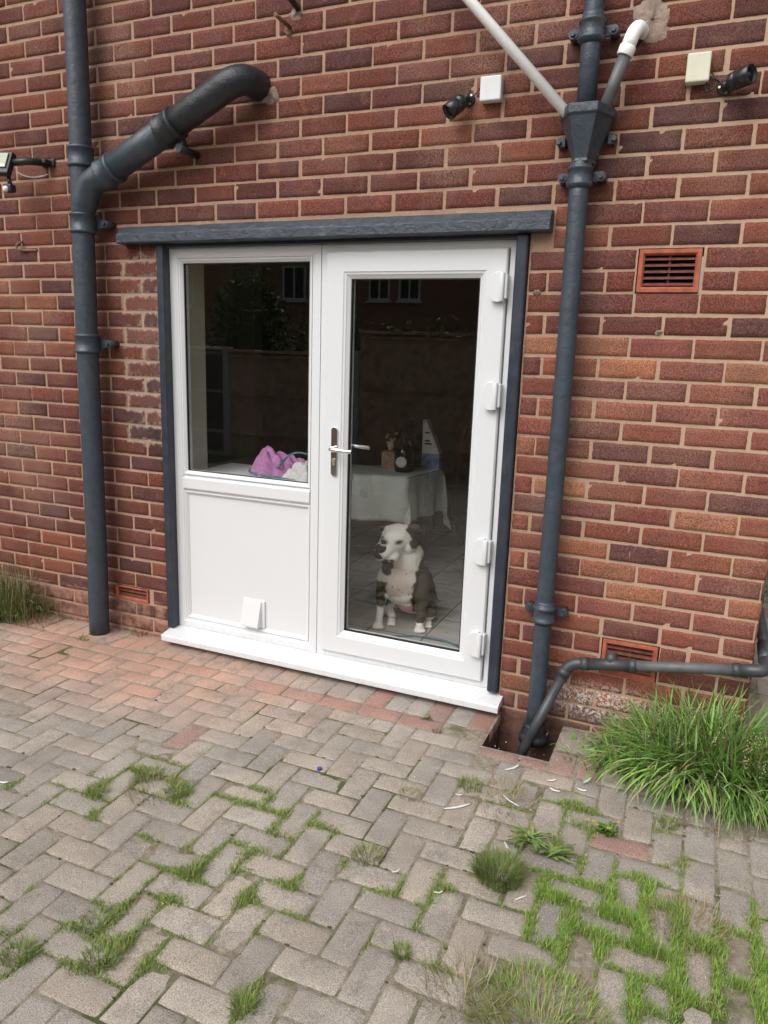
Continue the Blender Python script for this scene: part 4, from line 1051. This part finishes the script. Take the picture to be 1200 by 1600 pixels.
# things lying on the window board
def crumple(name, cx, cy, z, rx, ry, h, mat, label, cat, seed):
    r0 = np.random.default_rng(seed); n1, n2 = 90, 44; V = []; F = []
    ph = r0.uniform(0, 6.28, 12)
    for j in range(n2+1):
        for i in range(n1):
            t = j/n2; a = 2*math.pi*i/n1
            rr = t*(1+.16*math.sin(3*a+ph[0])+.10*math.sin(7*a+ph[1])+.05*math.sin(13*a+ph[2]))
            x, y = rr*math.cos(a), rr*math.sin(a)
            hh = max(0, 1-t**3.0)*(.50+.20*math.sin(3*x+ph[3]+2*y)+.30*abs(math.sin(5*y+ph[4]+2.5*math.sin(2.5*x)))**1.5+.22*abs(math.sin(8*x+ph[5]+3*math.sin(3*y)))**1.5)
            V.append((cx+rx*x, cy+ry*y, z+.002+max(0.0, h*hh)+(.004*abs(math.sin(9*a))*t)))
    for j in range(n2):
        for i in range(n1): F.append((j*n1+i, j*n1+(i+1) % n1, (j+1)*n1+(i+1) % n1, (j+1)*n1+i))
    o = np_mesh(name, V, F, mat, None, None, True); s_ = o.modifiers.new('t', 'SOLIDIFY'); s_.thickness = .004; s_.offset = -1
    return tag(o, label, cat)
crumple('towel', -1.985, .310, .892, .170, .095, .135, M['pink'], 'crumpled pink towel lying on the window board', 'towel', 3)
crumple('cloth', -1.775, .215, .892, .105, .075, .085, M['linen'], 'crumpled white cloth in front of the pink towel', 'cloth', 5)
crumple('bag', -1.745, .40, .892, .085, .075, .200, M['black_fabric'], 'black bag standing behind the towels at the window', 'bag', 9)
m = MB()
pts = bez((-1.66, .16, .900), (-1.78, .14, .900), (-1.90, .17, .905), 10)+bez((-1.90, .17, .905), (-2.14, .20, .905), (-2.13, .27, .91), 10)+bez((-2.13, .27, .91), (-2.09, .30, .93), (-1.93, .22, .945), 10)+bez((-1.93, .22, .945), (-1.86, .20, 1.055), (-1.75, .19, 1.03), 10)+bez((-1.75, .19, 1.03), (-1.68, .15, .99), (-1.675, .14, .92), 10)
m.tube(pts, .0048, 8); tag(m.build('cable', M['teal']), 'looping teal cable over the towels on the window board', 'cable')
m = MB(); m.tube(bez((-1.34, .34, .106), (-1.10, .52, .106), (-.90, .30, .106), 16), .0055, 8); tag(m.build('cable', M['teal']), 'teal cable curving over the floor tiles behind the door', 'cable')

# ------------------------------------------------------------ grass
def blades(roots, lens, widths, leans, dirs, cols, seg=3, curl=1.0):
    n = len(roots); roots = np.asarray(roots); lens = np.asarray(lens)[:, None]; w = np.asarray(widths)[:, None]
    ln = np.asarray(leans); dirs = np.asarray(dirs)
    dx, dy = np.cos(dirs), np.sin(dirs); side = np.stack([-dy, dx, np.zeros(n)], 1)
    V = np.zeros((n, 2*seg+1, 3)); p = roots.copy(); 
    for s_ in range(seg+1):
        t = s_/seg
        if s_ > 0:
            ang = ln*(0.35+1.3*curl*(t-.5/seg))
            step = np.stack([np.sin(ang)*dx, np.sin(ang)*dy, np.cos(ang)], 1)*lens/seg
            p = p+step
        if s_ < seg:
            ww = w*(1-.55*t)*.5
            V[:, 2*s_] = p-side*ww; V[:, 2*s_+1] = p+side*ww
        else: V[:, 2*seg] = p
    V[:, :, 2] = np.maximum(V[:, :, 2], roots[:, 2][:, None]-.001)
    F = []
    K = 2*seg+1
    base = np.arange(n)*K
    for s_ in range(seg-1):
        F.append(np.stack([base+2*s_, base+2*s_+1, base+2*s_+3, base+2*s_+2], 1))
    tri_ = np.stack([base+2*seg-2, base+2*seg-1, base+2*seg], 1)
    faces = [tuple(q) for A in F for q in A.tolist()]+[tuple(q) for q in tri_.tolist()]
    C = np.repeat(np.asarray(cols)[:, None, :], K, 1).reshape(-1, 3)
    return V.reshape(-1, 3), faces, C
G1 = np.array([(.11, .17, .03), (.085, .145, .025), (.15, .19, .04), (.07, .12, .025), (.17, .18, .06)])
G2 = np.array([(.15, .26, .03), (.12, .22, .028), (.18, .27, .045), (.20, .25, .06), (.09, .17, .028)])
DRY = np.array([(.30, .24, .13), (.24, .19, .10), (.36, .30, .18)])
J = [(-1.8,-1.22,0.1,1),(-1.7,-1.07,0.12,1),(-1.53,-1.11,0.09,1.2),(-1.39,-1.08,0.06,0.6),(-1.27,-1.03,0.09,1),(-1.15,-1.05,0.07,0.8),(-1.7,-1.33,0.04,0.8),(-1.45,-1.34,0.05,0.8),(-1.31,-1.33,0.05,0.7),(-1.35,-1.52,0.08,0.7),(-1.26,-1.43,0.09,1),(-1.18,-1.35,0.09,1),(-1.13,-1.29,0.09,1),(-1.12,-1.19,0.08,0.9),(-1.05,-1.44,0.08,0.8),(-1.23,-1.55,0.08,0.8),(-1.34,-1.68,0.1,1),(-1.26,-1.74,0.1,1.2),(-1.25,-1.8,0.07,1),(-1.13,-1.73,0.07,0.8),(-0.859,-1.73,0.06,0.9),(-1.45,-1.85,0.06,1),(-1.41,-1.77,0.05,0.6),(-1.57,-1.79,0.05,0.9),(-1.65,-1.66,0.05,0.5),(-1,-1.06,0.07,0.8),(-0.837,-1.19,0.06,0.7),(-0.702,-1.23,0.07,0.8),(-0.577,-1.21,0.06,1),(-0.552,-1.14,0.05,0.9),(-0.567,-1.32,0.06,0.6),(-0.683,-1.45,0.1,0.25),(-0.442,-1.42,0.06,0.7),(-0.962,-1.34,0.08,0.7),(-1.01,-1.13,0.06,0.5),(-0.918,-1.48,0.1,0.5),(-1.11,-1.6,0.1,0.5),(-1.9,-1.33,0.05,0.6),(-2.13,-1.32,0.05,0.8),(-0.272,-0.815,0.07,0.9),(-0.249,-0.574,0.08,1.2),(-0.212,-0.676,0.07,1),(0.084,-0.747,0.06,0.9),(0.046,-0.552,0.05,0.9),(-0.2,-0.882,0.07,0.6),(-0.244,-0.967,0.07,0.7),(-0.421,-0.615,0.1,0.5),(-0.473,-0.683,0.1,0.5),(-0.698,-0.64,0.06,0.5),(-1.93,-1.24,0.04,0.5)]
Rr = [(-0.229,-1.05,0.1,1),(-0.123,-1.03,0.12,1),(-0.006,-0.944,0.12,1),(-0.061,-1.11,0.14,1.3),(-0.158,-1.15,0.1,1.2),(-0.179,-1.24,0.08,1.2),(0.117,-0.969,0.08,1),(0.136,-1.09,0.12,1.1),(0.01,-1.15,0.14,1.2),(0.077,-1.21,0.12,1.1),(0.052,-1.31,0.1,1.1),(0.246,-1.08,0.12,1.1),(0.286,-1.2,0.12,1),(0.169,-1.23,0.12,0.9),(0.326,-0.898,0.08,0.9),(-0.292,-1.19,0.07,0.7),(-0.287,-1.13,0.06,0.6),(0.014,-1.38,0.08,0.9),(-0.19,-1.35,0.06,0.6)]
# sample points along all block edges in view
E1 = []
for (x0, x1, y0, y1, kd) in pave_rects:
    if y0 < -2.4 or x0 < -2.6 or x1 > .9 or y1 > -.3: continue
    nx = int((x1-x0)/.003); ny = int((y1-y0)/.003)
    E1.append(np.stack([np.linspace(x0, x1, nx), np.full(nx, y0)], 1)); E1.append(np.stack([np.full(ny, x0), np.linspace(y0, y1, ny)], 1))
E1 = np.concatenate(E1)
def dens(P, L):
    d_ = np.zeros(len(P))
    for x, y, r_, a in L: d_ = np.maximum(d_, a*np.exp(-(((P[:, 0]-x)**2+(P[:, 1]-y)**2)/(r_*1.05)**2)))
    return d_
def joint_grass(name, L, rep, pal, l0, l1, spread, thr):
    P = np.repeat(E1, rep, 0); D = dens(P, L); nz = .5+.5*np.sin(P[:, 0]*41+2*np.sin(P[:, 1]*37))*np.sin(P[:, 1]*43+P[:, 0]*19+2*np.sin(P[:, 0]*23))
    keep = rng.random(len(P)) < np.clip((D*(.12+1.2*nz)-thr), 0, 1); P = P[keep]; D = D[keep]
    n = len(P); P = P+rng.normal(0, 1, (n, 2))*spread[0]*(.4+spread[1]*np.clip(D, 0, 1))[:, None]
    ci = rng.integers(0, len(pal), n); C = pal[ci]*rng.uniform(.75, 1.25, (n, 1))
    dr_ = rng.random(n) < .13; C[dr_] = DRY[rng.integers(0, 3, dr_.sum())]
    ln = (l0+(l1-l0)*np.clip(D, 0, 1.2)*rng.random(n)*(.5+.8*(.5+.5*np.sin(P[:, 0]*33+P[:, 1]*27))))
    V, F, C = blades(np.c_[P, np.full(n, -.005)], ln, rng.uniform(.0012, .0026, n), rng.uniform(.1, 1.0, n), rng.uniform(0, 6.28, n), C)
    return np_mesh(name, V, F, M['grass'], None, C)
o = joint_grass('joint_grass', J, 40, G1*2.0, .006, .028, (.0064, 1.9), .12); tag(o, 'short grass and moss in the joints of the grey paving', 'grass', kind='stuff')
o = joint_grass('joint_grass', Rr, 30, G2*1.55, .008, .042, (.0056, 1.8), .12); tag(o, 'bright thick grass filling the joints at the lower right', 'grass', kind='stuff')
# low moss everywhere in the central joints
o = joint_grass('joint_moss', [(-1.2, -1.5, .6, .55), (-.3, -1.1, .5, .6), (-.9,-1.2,.5,.4), (-1.5,-1.3,.4,.5), (-.1,-.7,.3,.5)], 12, np.array([(.11, .12, .035), (.16, .14, .05), (.09, .10, .03)]), .003, .010, (.0025, .8), .02)
tag(o, 'thin moss lining in the paving joints', 'moss', kind='stuff')
def tuft(name, x, y, n, rad, l0, l1, lean, pal, label, cat, group=None, dry=.1, w=(.0015, .003), seg=3):
    a = rng.random(n)*6.283; r_ = rad*np.sqrt(rng.random(n)); R2 = np.stack([x+r_*np.cos(a), y+r_*np.sin(a), np.full(n, -.005)], 1)
    C = pal[rng.integers(0, len(pal), n)]*rng.uniform(.75, 1.25, (n, 1)); d_ = rng.random(n) < dry; C[d_] = DRY[rng.integers(0, 3, d_.sum())]
    R2 -= np.array([x, y, 0])
    V, F, C = blades(R2, rng.uniform(l0, l1, n), rng.uniform(w[0], w[1], n), rng.uniform(lean*.2, lean, n), a+rng.normal(0, .6, n), C, seg)
    o = np_mesh(name, V, F, M['grass'], None, C); o.location = (x, y, 0); return tag(o, label, cat, group)
gt = 'small grass tufts growing between the blocks'
for x, y, n, rad, l1, dry, lab in [
    (-1.70, -1.07, 260, .05, .05, .35, 'half-dry grass tuft at the far left edge of the grassy joints'),
    (-1.79, -1.23, 150, .035, .045, .1, 'green tuft beside the half-dry tuft on the left paving'),
    (-1.54, -1.11, 220, .04, .05, .05, 'spiky green tuft right of the half-dry tuft'),
    (-1.24, -1.42, 130, .03, .055, .1, 'grass tuft in the middle of the left grassy joints'),
    (-1.25, -1.78, 320, .045, .04, .05, 'dense bright tuft near the bottom left'),
    (-1.45, -1.86, 260, .04, .045, .02, 'dark green rounded tuft at the lower left edge'),
    (-.799, -1.13, 230, .045, .05, .45, 'straw-coloured tuft alone on bare blocks in the centre'),
    (-.621, -.616, 220, .042, .045, .1, 'green tuft nearest the drain hole, beside white offcuts'),
    (-.80, -.765, 160, .04, .03, .5, 'flat brownish tuft left of the tuft by the drain'),
    (-.561, -1.44, 170, .022, .04, .02, 'single round green tuft on bare blocks low in the centre'),
    (.056, -.547, 150, .03, .04, .05, 'little tuft just below the big grass clump'),
    (-.844, -1.75, 170, .03, .045, .05, 'green tuft at the bottom edge left of centre'),
    (-1.35, -1.69, 220, .045, .035, .05, 'low spreading tuft in a wide joint at the left'),
    (-2.66, -.01, 90, .05, .07, .5, 'wispy dry grass under the small vent beside the door'),
    (-2.87, -.20, 70, .03, .04, .3, 'tiny tuft at the foot of the thick soil pipe')]:
    tuft('grass_tuft', x, y, n, rad, .015, l1, 1.15, G1*1.45, lab, 'grass tuft', gt, dry)
tuft('grass_tuft', -.405, -1.04, 1100, .07, .03, .080, 1.0, G1*1.25, 'tall dense grass tuft left of the bright joint grass', 'grass tuft', gt, .12)
tuft('grass_tuft', -.185, -1.50, 3000, .17, .015, .055, 1.5, G1*1.8, 'large mixed green and straw clump at the bottom edge', 'grass tuft', gt, .33)
tuft('grass_tuft', -.38, -1.50, 160, .10, .04, .10, 1.45, G1, 'thin trailing straw grass at the bottom centre', 'grass tuft', gt, .7)
tuft('straw_patch', .13, -1.0, 500, .10, .02, .06, 1.5, DRY, 'dead straw-coloured grass lying on the right paving', 'dead grass', None, 1.0)
tuft('straw_patch', -.50, -.66, 420, .13, .015, .045, 1.5, DRY, 'scattered brown dead grass beside the drain tuft', 'dead grass', None, .8)
tuft('straw_patch', -1.62, -1.13, 200, .10, .02, .06, 1.5, DRY, 'pale dead grass strands between the two left tufts', 'dead grass', None, 1.0)
# the big clump by the corner of the house
def clump(name, n, cx, cy, sx, sy, l0, l1, lean, pal, label, cat, dry, w, seg=6, heads=0):
    x = rng.normal(0, sx, n); y = rng.uniform(-sy, sy, n)
    roots = np.stack([x, y, np.full(n, -.005)], 1)
    a = np.arctan2(y-.10+rng.normal(0, sy*.8, n), x*.6+rng.normal(0, sx*.7, n)); 
    C = pal[rng.integers(0, len(pal), n)]*rng.uniform(.7, 1.3, (n, 1)); d_ = rng.random(n) < dry; C[d_] = DRY[rng.integers(0, 3, d_.sum())]
    ln = rng.uniform(l0, l1, n)*np.exp(-(x/(sx*2.4))**2)
    V, F, C = blades(roots, ln, rng.uniform(w[0], w[1], n), lean*(.1+.9*rng.random(n)**.8), a+rng.normal(0, .85, n), C, seg, 1.15)
    V[:, 1] = np.minimum(V[:, 1], -cy-.006)   # blades stop at the wall
    t = thing(name, (cx, cy, 0), label, cat)
    np_mesh('leaves', V, F, M['grass'], t, C)
    if heads:
        m = MB(); 
        for k in range(heads):
            rx, ry = rnd.gauss(0, sx*.8), rnd.uniform(-sy, sy*.3); h_ = rnd.uniform(.16, .30); lx, ly = rnd.gauss(0, .07), rnd.gauss(-.05, .05)
            top = Vector((cx+rx+lx, min(cy+ry+ly, -.03), h_)); m.tube(bez((cx+rx, cy+ry, 0), (cx+rx, cy+ry, h_*.7), top, 5), .0012, 4, False, True, (.22, .22, .10))
            for q in range(14): m.ball(top+Vector((rnd.gauss(0, .009), rnd.gauss(0, .009), rnd.gauss(0, .013))), .0032, 5, 4, (1, 1, 1.3), (.30*rnd.uniform(.7, 1.2), .26, .14))
        m.build('seed_heads', M['grass'], t)
    return t
GC = np.array([(.17, .33, .06), (.13, .27, .05), (.22, .39, .08), (.09, .18, .035), (.30, .43, .13)])
clump('grass_clump', 3800, .185, -.19, .17, .13, .16, .41, 1.45, GC, 'big lush clump of long grass at the corner of the house', 'grass', .13, (.004, .012), 6, 12)
clump('grass_clump', 1500, .52, -.20, .16, .17, .14, .36, 1.5, GC, 'long grass continuing past the house corner at the right edge', 'grass', .06, (.003, .007), 6, 6)
clump('grass_clump', 1600, -3.53, -.12, .14, .11, .14, .40, 1.1, G1*1.1, 'wild grass clump against the wall at the far left', 'grass', .35, (.002, .004), 5, 3)
tuft('straw_patch', .19, -.36, 900, .20, .02, .07, 1.5, DRY*.8, 'matted dead straw at the front foot of the big grass clump', 'dead grass', None, .8)
# broad-leaved weeds
def leafy(name, x, y, n, l0, l1, w, col, label, cat, up=.5, flowers=0, group=None):
    V = []; F = []; C = []
    for k in range(n):
        a = rnd.uniform(0, 6.283); L = rnd.uniform(l0, l1); el = rnd.uniform(.1, up); s_ = 7; wv = w*rnd.uniform(.5, .95); c = [q*rnd.uniform(.75, 1.3) for q in col]
        dx, dy = math.cos(a), math.sin(a); b = len(V); ox, oy = rnd.gauss(0, .008), rnd.gauss(0, .008)
        for i in range(s_+1):
            t = i/s_; rr = L*t*math.cos(el*(1-t)); z = L*math.sin(el)*math.sin(min(1, t*1.25)*1.9)*.8+.003
            hw = wv*(math.sin(math.pi*min(1, .12+t*.9))**.8)*(1+(.35 if i % 2 else -.25))*.5 if t < 1 else .0005
            V += [(x+ox+dx*rr-dy*hw, y+oy+dy*rr+dx*hw, z+.002), (x+ox+dx*rr, y+oy+dy*rr, z-.001), (x+ox+dx*rr+dy*hw, y+oy+dy*rr-dx*hw, z+.002)]; C += [c, [q*1.15 for q in c], c]
        for i in range(s_):
            q = b+3*i; F += [(q, q+1, q+4, q+3), (q+1, q+2, q+5, q+4)]
    t = thing(name, (x, y, 0), label, cat, group)
    V = np.array(V)-np.array((x, y, 0)); np_mesh('leaves', V, F, M['grass'], t, np.array(C), True)
    if flowers:
        m = MB()
        for k in range(flowers):
            fx, fy, fz = x+rnd.gauss(0, .03), y+rnd.gauss(0, .02), rnd.uniform(.02, .045)
            for q in range(5): m.ball((fx+.004*math.cos(q*1.26), fy+.004*math.sin(q*1.26), fz), .0022, 6, 4, (1, 1, .5))
        m.build('flowers', M['flower'], t)
    return t
leafy('dandelion', -.36, -.84, 40, .04, .085, .014, (.16, .22, .06), 'flat toothed dandelion rosette between dry grass and joints', 'weed', .7)
leafy('dandelion', -.285, -.875, 14, .04, .09, .022, (.14, .17, .05), 'paler wilting rosette right beside the dandelion', 'weed', .5)
leafy('groundsel', -.127, -.684, 90, .015, .035, .010, (.10, .19, .03), 'low bushy weed with tiny yellow flowers below the clump', 'weed', 1.2, 5)
leafy('dock_weed', -3.50, -.20, 60, .06, .13, .035, (.075, .15, .045), 'broad-leaved weed in front of the far left grass', 'weed', 1.0)
leafy('dock_weed', -3.38, -.06, 40, .04, .09, .022, (.10, .13, .05), 'smaller leafy weed against the wall at the far left', 'weed', 1.3)
leafy('seedling', -.93, -.215, 14, .010, .022, .008, (.07, .13, .03), 'tiny seedling in the soldier row below the door sill', 'weed', .8)
tuft('grass_tuft', -.86, -.292, 80, .02, .008, .02, 1.0, G1, 'tiny green moss tuft in front of the right half of the sill', 'grass tuft', gt, .05)

# ------------------------------------------------------------ litter on the paving
def strip(x, y, L, w, a, bend, label, z=.0035):
    m = MB(); n = 8; vs = []
    for i in range(n+1):
        t = i/n-.5; aa = a+bend*t
        px, py = x+L*t*math.cos(a)-bend*L*.5*t*t*math.sin(a), y+L*t*math.sin(a)+bend*L*.5*t*t*math.cos(a)
        ww = w*.36*(1-(2*t)**2*.85); zz = z+.004*abs(t)+.002
        vs += [(px-math.sin(aa)*ww, py+math.cos(aa)*ww, zz+.001), (px+math.sin(aa)*ww, py-math.cos(aa)*ww, zz), (px-math.sin(aa)*ww, py+math.cos(aa)*ww, zz-.0012), (px+math.sin(aa)*ww, py-math.cos(aa)*ww, zz-.0022)]
    fs = []
    for i in range(n):
        q = 4*i; fs += [(q, q+1, q+5, q+4), (q+2, q+6, q+7, q+3), (q, q+4, q+6, q+2), (q+1, q+3, q+7, q+5)]
    fs += [(0, 2, 3, 1), (4*n, 4*n+1, 4*n+3, 4*n+2)]
    m.add(vs, fs, True); o = m.build('plastic_strip', M['offcut']); return tag(o, label, 'offcut', 'white plastic offcuts on the paving')
strip(-.620, -.765, .105, .011, .75, .25, 'longest white plastic offcut, lying below the drain tuft')
strip(-.505, -.435, .075, .012, 1.0, .5, 'curved white offcut on the red block in front of the drain')
strip(-.465, -.652, .080, .006, -.55, .3, 'thin white offcut pointing at the dry grass')
strip(-.355, -.455, .035, .008, .6, .2, 'small white offcut in front of the drain pit corner')
strip(-.335, -.515, .040, .009, -.2, .4, 'white offcut between drain and bright grass')
strip(-.235, -.400, .060, .014, 1.15, .2, 'broad white offcut beside the big grass clump')
strip(-.245, -.470, .035, .008, -.1, .3, 'short white offcut just below the broad one')
strip(-.690, -1.16, .030, .005, .9, .9, 'tiny curled white shaving left of the tall tuft')
strip(-.545, -1.19, .028, .004, .6, .8, 'small curled white shaving on a bare block')
strip(-.325, -1.11, .045, .006, .9, -.7, 'bent white offcut among the bright joint grass')
strip(-.415, -.90, .045, .007, -.9, .2, 'white sliver beside the dandelion rosette')
strip(-.640, -.695, .024, .006, .2, .1, 'tiny white chip above the longest offcut')
strip(-2.12, -1.33, .030, .012, .5, .1, 'white paint flake at the left edge of the paving')
m = MB(); m.lathe((-1.165, -.76, .0), (-1.165, -.76, 1), [(0, .0095), (.006, .0095), (.008, .0075), (.0085, .003)], 16); tag(m.build('blue_cap', M['blue_cap']), 'small bright blue cap on the bare paving', 'cap')
gr = MB()
for k in range(420):
    x, y = (rnd.gauss(-.35, .35), rnd.gauss(-.6, .45)) if k % 3 else (rnd.uniform(-2.4, .4), rnd.uniform(-1.9, -.25))
    if y > -.25: continue
    gr.ball((x, y, .0012), rnd.uniform(.0012, .0032), 5, 4, (1.2, 1, .7))
tag(gr.build('grit', M['pebble']), 'pale grit and crumbs scattered over the paving', 'grit', kind='stuff')
# leaf litter and dirt clods in the joints
gr = MB()
for k in range(260):
    e_ = E1[int(rnd.random()*len(E1))]
    gr.ball((e_[0]+rnd.gauss(0, .003), e_[1]+rnd.gauss(0, .003), -.002), rnd.uniform(.002, .006), 6, 4, (1.6, 1, .5))
tag(gr.build('dirt_crumbs', M['soil']), 'dark dirt crumbs caught in the paving joints', 'dirt', kind='stuff')

# ------------------------------------------------------------ what stands behind the viewer (seen mirrored in the glass)
def fence_panel(x0, x1, y, h_, mat, label):
    t = thing('board_fence', ((x0+x1)/2, y, 0), label, 'fence', 'fence panels across the yard')
    m = MB(); x = x0
    while x < x1-.05:
        m.box(x, min(x+.118, x1), y-.010+rnd.uniform(0, .006), y+.008, .0, h_+rnd.uniform(-.006, .006), 0); x += .122
    m.build('boards', mat, t)
    m = MB()
    for z in (.30, h_*.6, h_-.04): m.box(x0, x1, y+.009, y+.045, z-.02, z+.02, 0)
    m.build('rails', M['fence_wood'], t)
    m = MB(); m.box(x0, x1, y-.035, y+.075, h_+.007, h_+.045, .004); m.build('coping', M['white_plastic'] if mat is M['fence_dark'] else M['fence_wood'], t)
    return t
xx = -14.6; kx_ = 0
labs = ['leftmost', 'second', 'third', 'fourth', 'fifth', 'sixth', 'seventh', 'eighth']
while xx < 2.0 and kx_ < 8:
    x1 = xx+1.95
    dk = x1 < -5.9
    fence_panel(xx, x1, -6.1, 1.47 if dk else (1.44 if x1 < -3.9 else 1.74), M['fence_dark'] if dk else M['fence_wood'], '%s board fence panel from the left across the yard, mirrored in the glass' % labs[kx_])
    m = MB(); m.box(x1+.008, x1+.112, -6.16, -6.04, -.02, (1.52 if x1 < -3.9 else 1.78), .01); tag(m.build('fence_post', M['concrete']), 'grey concrete post right of the %s fence panel' % labs[kx_], 'post', 'concrete posts across the yard')
    xx = x1+.12; kx_ += 1
def hedge(name, cx, cy, cz, rx, ry, rz, n, pal, label):
    t = thing(name, (cx, cy, 0), label, 'shrub', 'trees and shrubs beyond the fence')
    d_ = rng.normal(0, 1, (n, 3)); d_ /= vlen(d_)[:, None]; rad = rng.random(n)**.45
    lump = 1+.22*np.sin(d_[:, 0]*5+cx)*np.sin(d_[:, 2]*6)+.15*np.sin(d_[:, 0]*11+d_[:, 1]*9)
    P = d_*rad[:, None]*lump[:, None]*np.array((rx, ry, rz)); P[:, 2] += cz
    a = rng.normal(0, 1, (n, 3)); a /= vlen(a)[:, None]; b = np.cross(a, rng.normal(0, 1, (n, 3))); b /= vlen(b)[:, None]
    s_ = rng.uniform(.03, .07, (n, 1)); V = np.stack([P-a*s_, P+b*s_*.6, P+a*s_, P-b*s_*.6], 1).reshape(-1, 3)
    F = [(4*i, 4*i+1, 4*i+2, 4*i+3) for i in range(n)]
    C = np.repeat(pal[rng.integers(0, len(pal), n)]*rng.uniform(.6, 1.4, (n, 1)), 4, 0)
    V[:, 2] = np.maximum(V[:, 2], .02)
    np_mesh('crown', V, F, M['leaf_far'], t, C)
    m = MB(); m.tube([(cx, cy, -.05), (cx+.05, cy, cz*.5), (cx-.03, cy, cz)], [.12, .09, .05], 8)
    for q in range(4): m.tube([(cx, cy, cz*.45), (cx+rx*.5*math.cos(q*1.6), cy+ry*.4*math.sin(q*1.6), cz+rz*.3)], [.05, .02], 6)
    m.build('trunk', M['bark'], t)
LG = np.array([(.12, .18, .06), (.15, .21, .07), (.08, .13, .045), (.18, .22, .09)])
LD = LG*.5
for a in [(-12.2, -8.0, 1.1, 1.5, .9, .95, 5000, LD, 'dark evergreen shrub behind the leftmost fence panels'),
          (-9.3, -8.0, 1.15, 1.5, .9, 1.0, 6000, LD, 'dark bushy shrub left of the tall light tree beyond the fence'),
          (-7.35, -8.2, 1.8, .55, .7, 1.05, 7000, LG, 'tall light green tree in the middle beyond the fence'),
          (-5.0, -8.0, 1.1, 1.9, .9, .95, 6000, LG, 'rounded green shrub right of the tall tree beyond the fence'),
          (-2.4, -8.2, 1.0, 1.2, .9, .85, 4500, LD, 'low dark shrub at the right end beyond the fence')]:
    hedge('shrub', *a)
def far_house(x0, x1, yf, top, wins, col, label):
    t = thing('terraced_house', ((x0+x1)/2, yf, 0), label, 'house', 'houses behind the far fence')
    bm_ = NT('far_brick_'+label[:6]); v = bm_.coord(); mp = bm_.n('Mapping'); mp.inputs['Rotation'].default_value = (math.radians(90), 0, 0); bm_.l(v, mp.inputs[0])
    bt_ = bm_.n('TexBrick'); bt_.inputs['Scale'].default_value = 1.0; bt_.inputs['Brick Width'].default_value = .225; bt_.inputs['Row Height'].default_value = .08; bt_.inputs['Mortar Size'].default_value = .008
    bt_.inputs['Color1'].default_value = (*col, 1); bt_.inputs['Color2'].default_value = (*[c*.7 for c in col], 1); bt_.inputs['Mortar'].default_value = (.35, .28, .22, 1)
    bm_.l(mp.outputs[0], bt_.inputs['Vector']); bm_.bsdf(bt_.outputs[0], .9)
    m = MB(); m.box(x0, x1, yf-7, yf, -.05, top); m.build('wall', bm_.m, t)
    m = MB(); m.prism([(yf+.35, top), (yf+.35, top+.15), (yf-3.5, top+2.3), (yf-7.35, top+.15), (yf-7.35, top)], 'x', x0-.2, x1+.2); m.build('roof', M['roof'], t)
    m = MB(); m.tube([(x0-.2, yf+.42, top+.08), (x1+.2, yf+.42, top+.08)], .06, 8); m.build('gutter', M['black_plastic'], t)
    for a, b, c_, d_ in wins:
        m = MB(); m.frame(a, b, c_, d_, [(0, yf+.03), (.07, yf+.03), (.07, yf+.002), (0, yf+.002)]); m.box((a+b)/2-.03, (a+b)/2+.03, yf+.002, yf+.028, c_+.07, d_-.07); m.box(a-.08, b+.08, yf+.001, yf+.10, c_-.08, c_-.001)
        w_ = m.build('window', M['upvc'], t)
        m = MB(); m.box(a+.07, b-.07, yf+.004, yf+.008, c_+.07, d_-.07); m.build('pane', M['window_dark'], w_)
    return t
far_house(-15.2, -3.0, -19.9, 5.0, [(-13.65, -12.75, 3.12, 4.25), (-10.4, -9.65, 3.12, 4.25), (-9.35, -8.60, 3.12, 4.25), (-5.6, -4.6, 3.12, 4.25)], (.40, .18, .12), 'brick terrace with white windows mirrored in the door glass')
far_house(-26.0, -15.9, -20.2, 4.9, [(-18.6, -17.6, 2.9, 4.1), (-22.5, -21.4, 2.9, 4.1)], (.50, .17, .09), 'brighter orange brick house mirrored at the left of the window')

# ------------------------------------------------------------ beyond the corner, up the side of the house
m = MB(); m.box(.35, 4.5, 4.6, 4.7, 0, 1.6, .01); tag(m.build('garden_wall', M['concrete']), 'pale grey garden wall beyond the house corner', 'wall')
n = 9000
P = np.stack([rng.uniform(.30, 2.5, n), rng.uniform(2.25, 3.6, n), np.full(n, -.005)], 1)
V, F, C = blades(P, rng.uniform(.03, .10, n), rng.uniform(.003, .006, n), rng.uniform(.2, 1.1, n), rng.uniform(0, 6.28, n), G1[rng.integers(0, 5, n)]*rng.uniform(.7, 1.3, (n, 1)))
tag(np_mesh('grass_verge', V, F, M['grass'], None, C), 'strip of rough grass beyond the house corner', 'grass', kind='stuff')
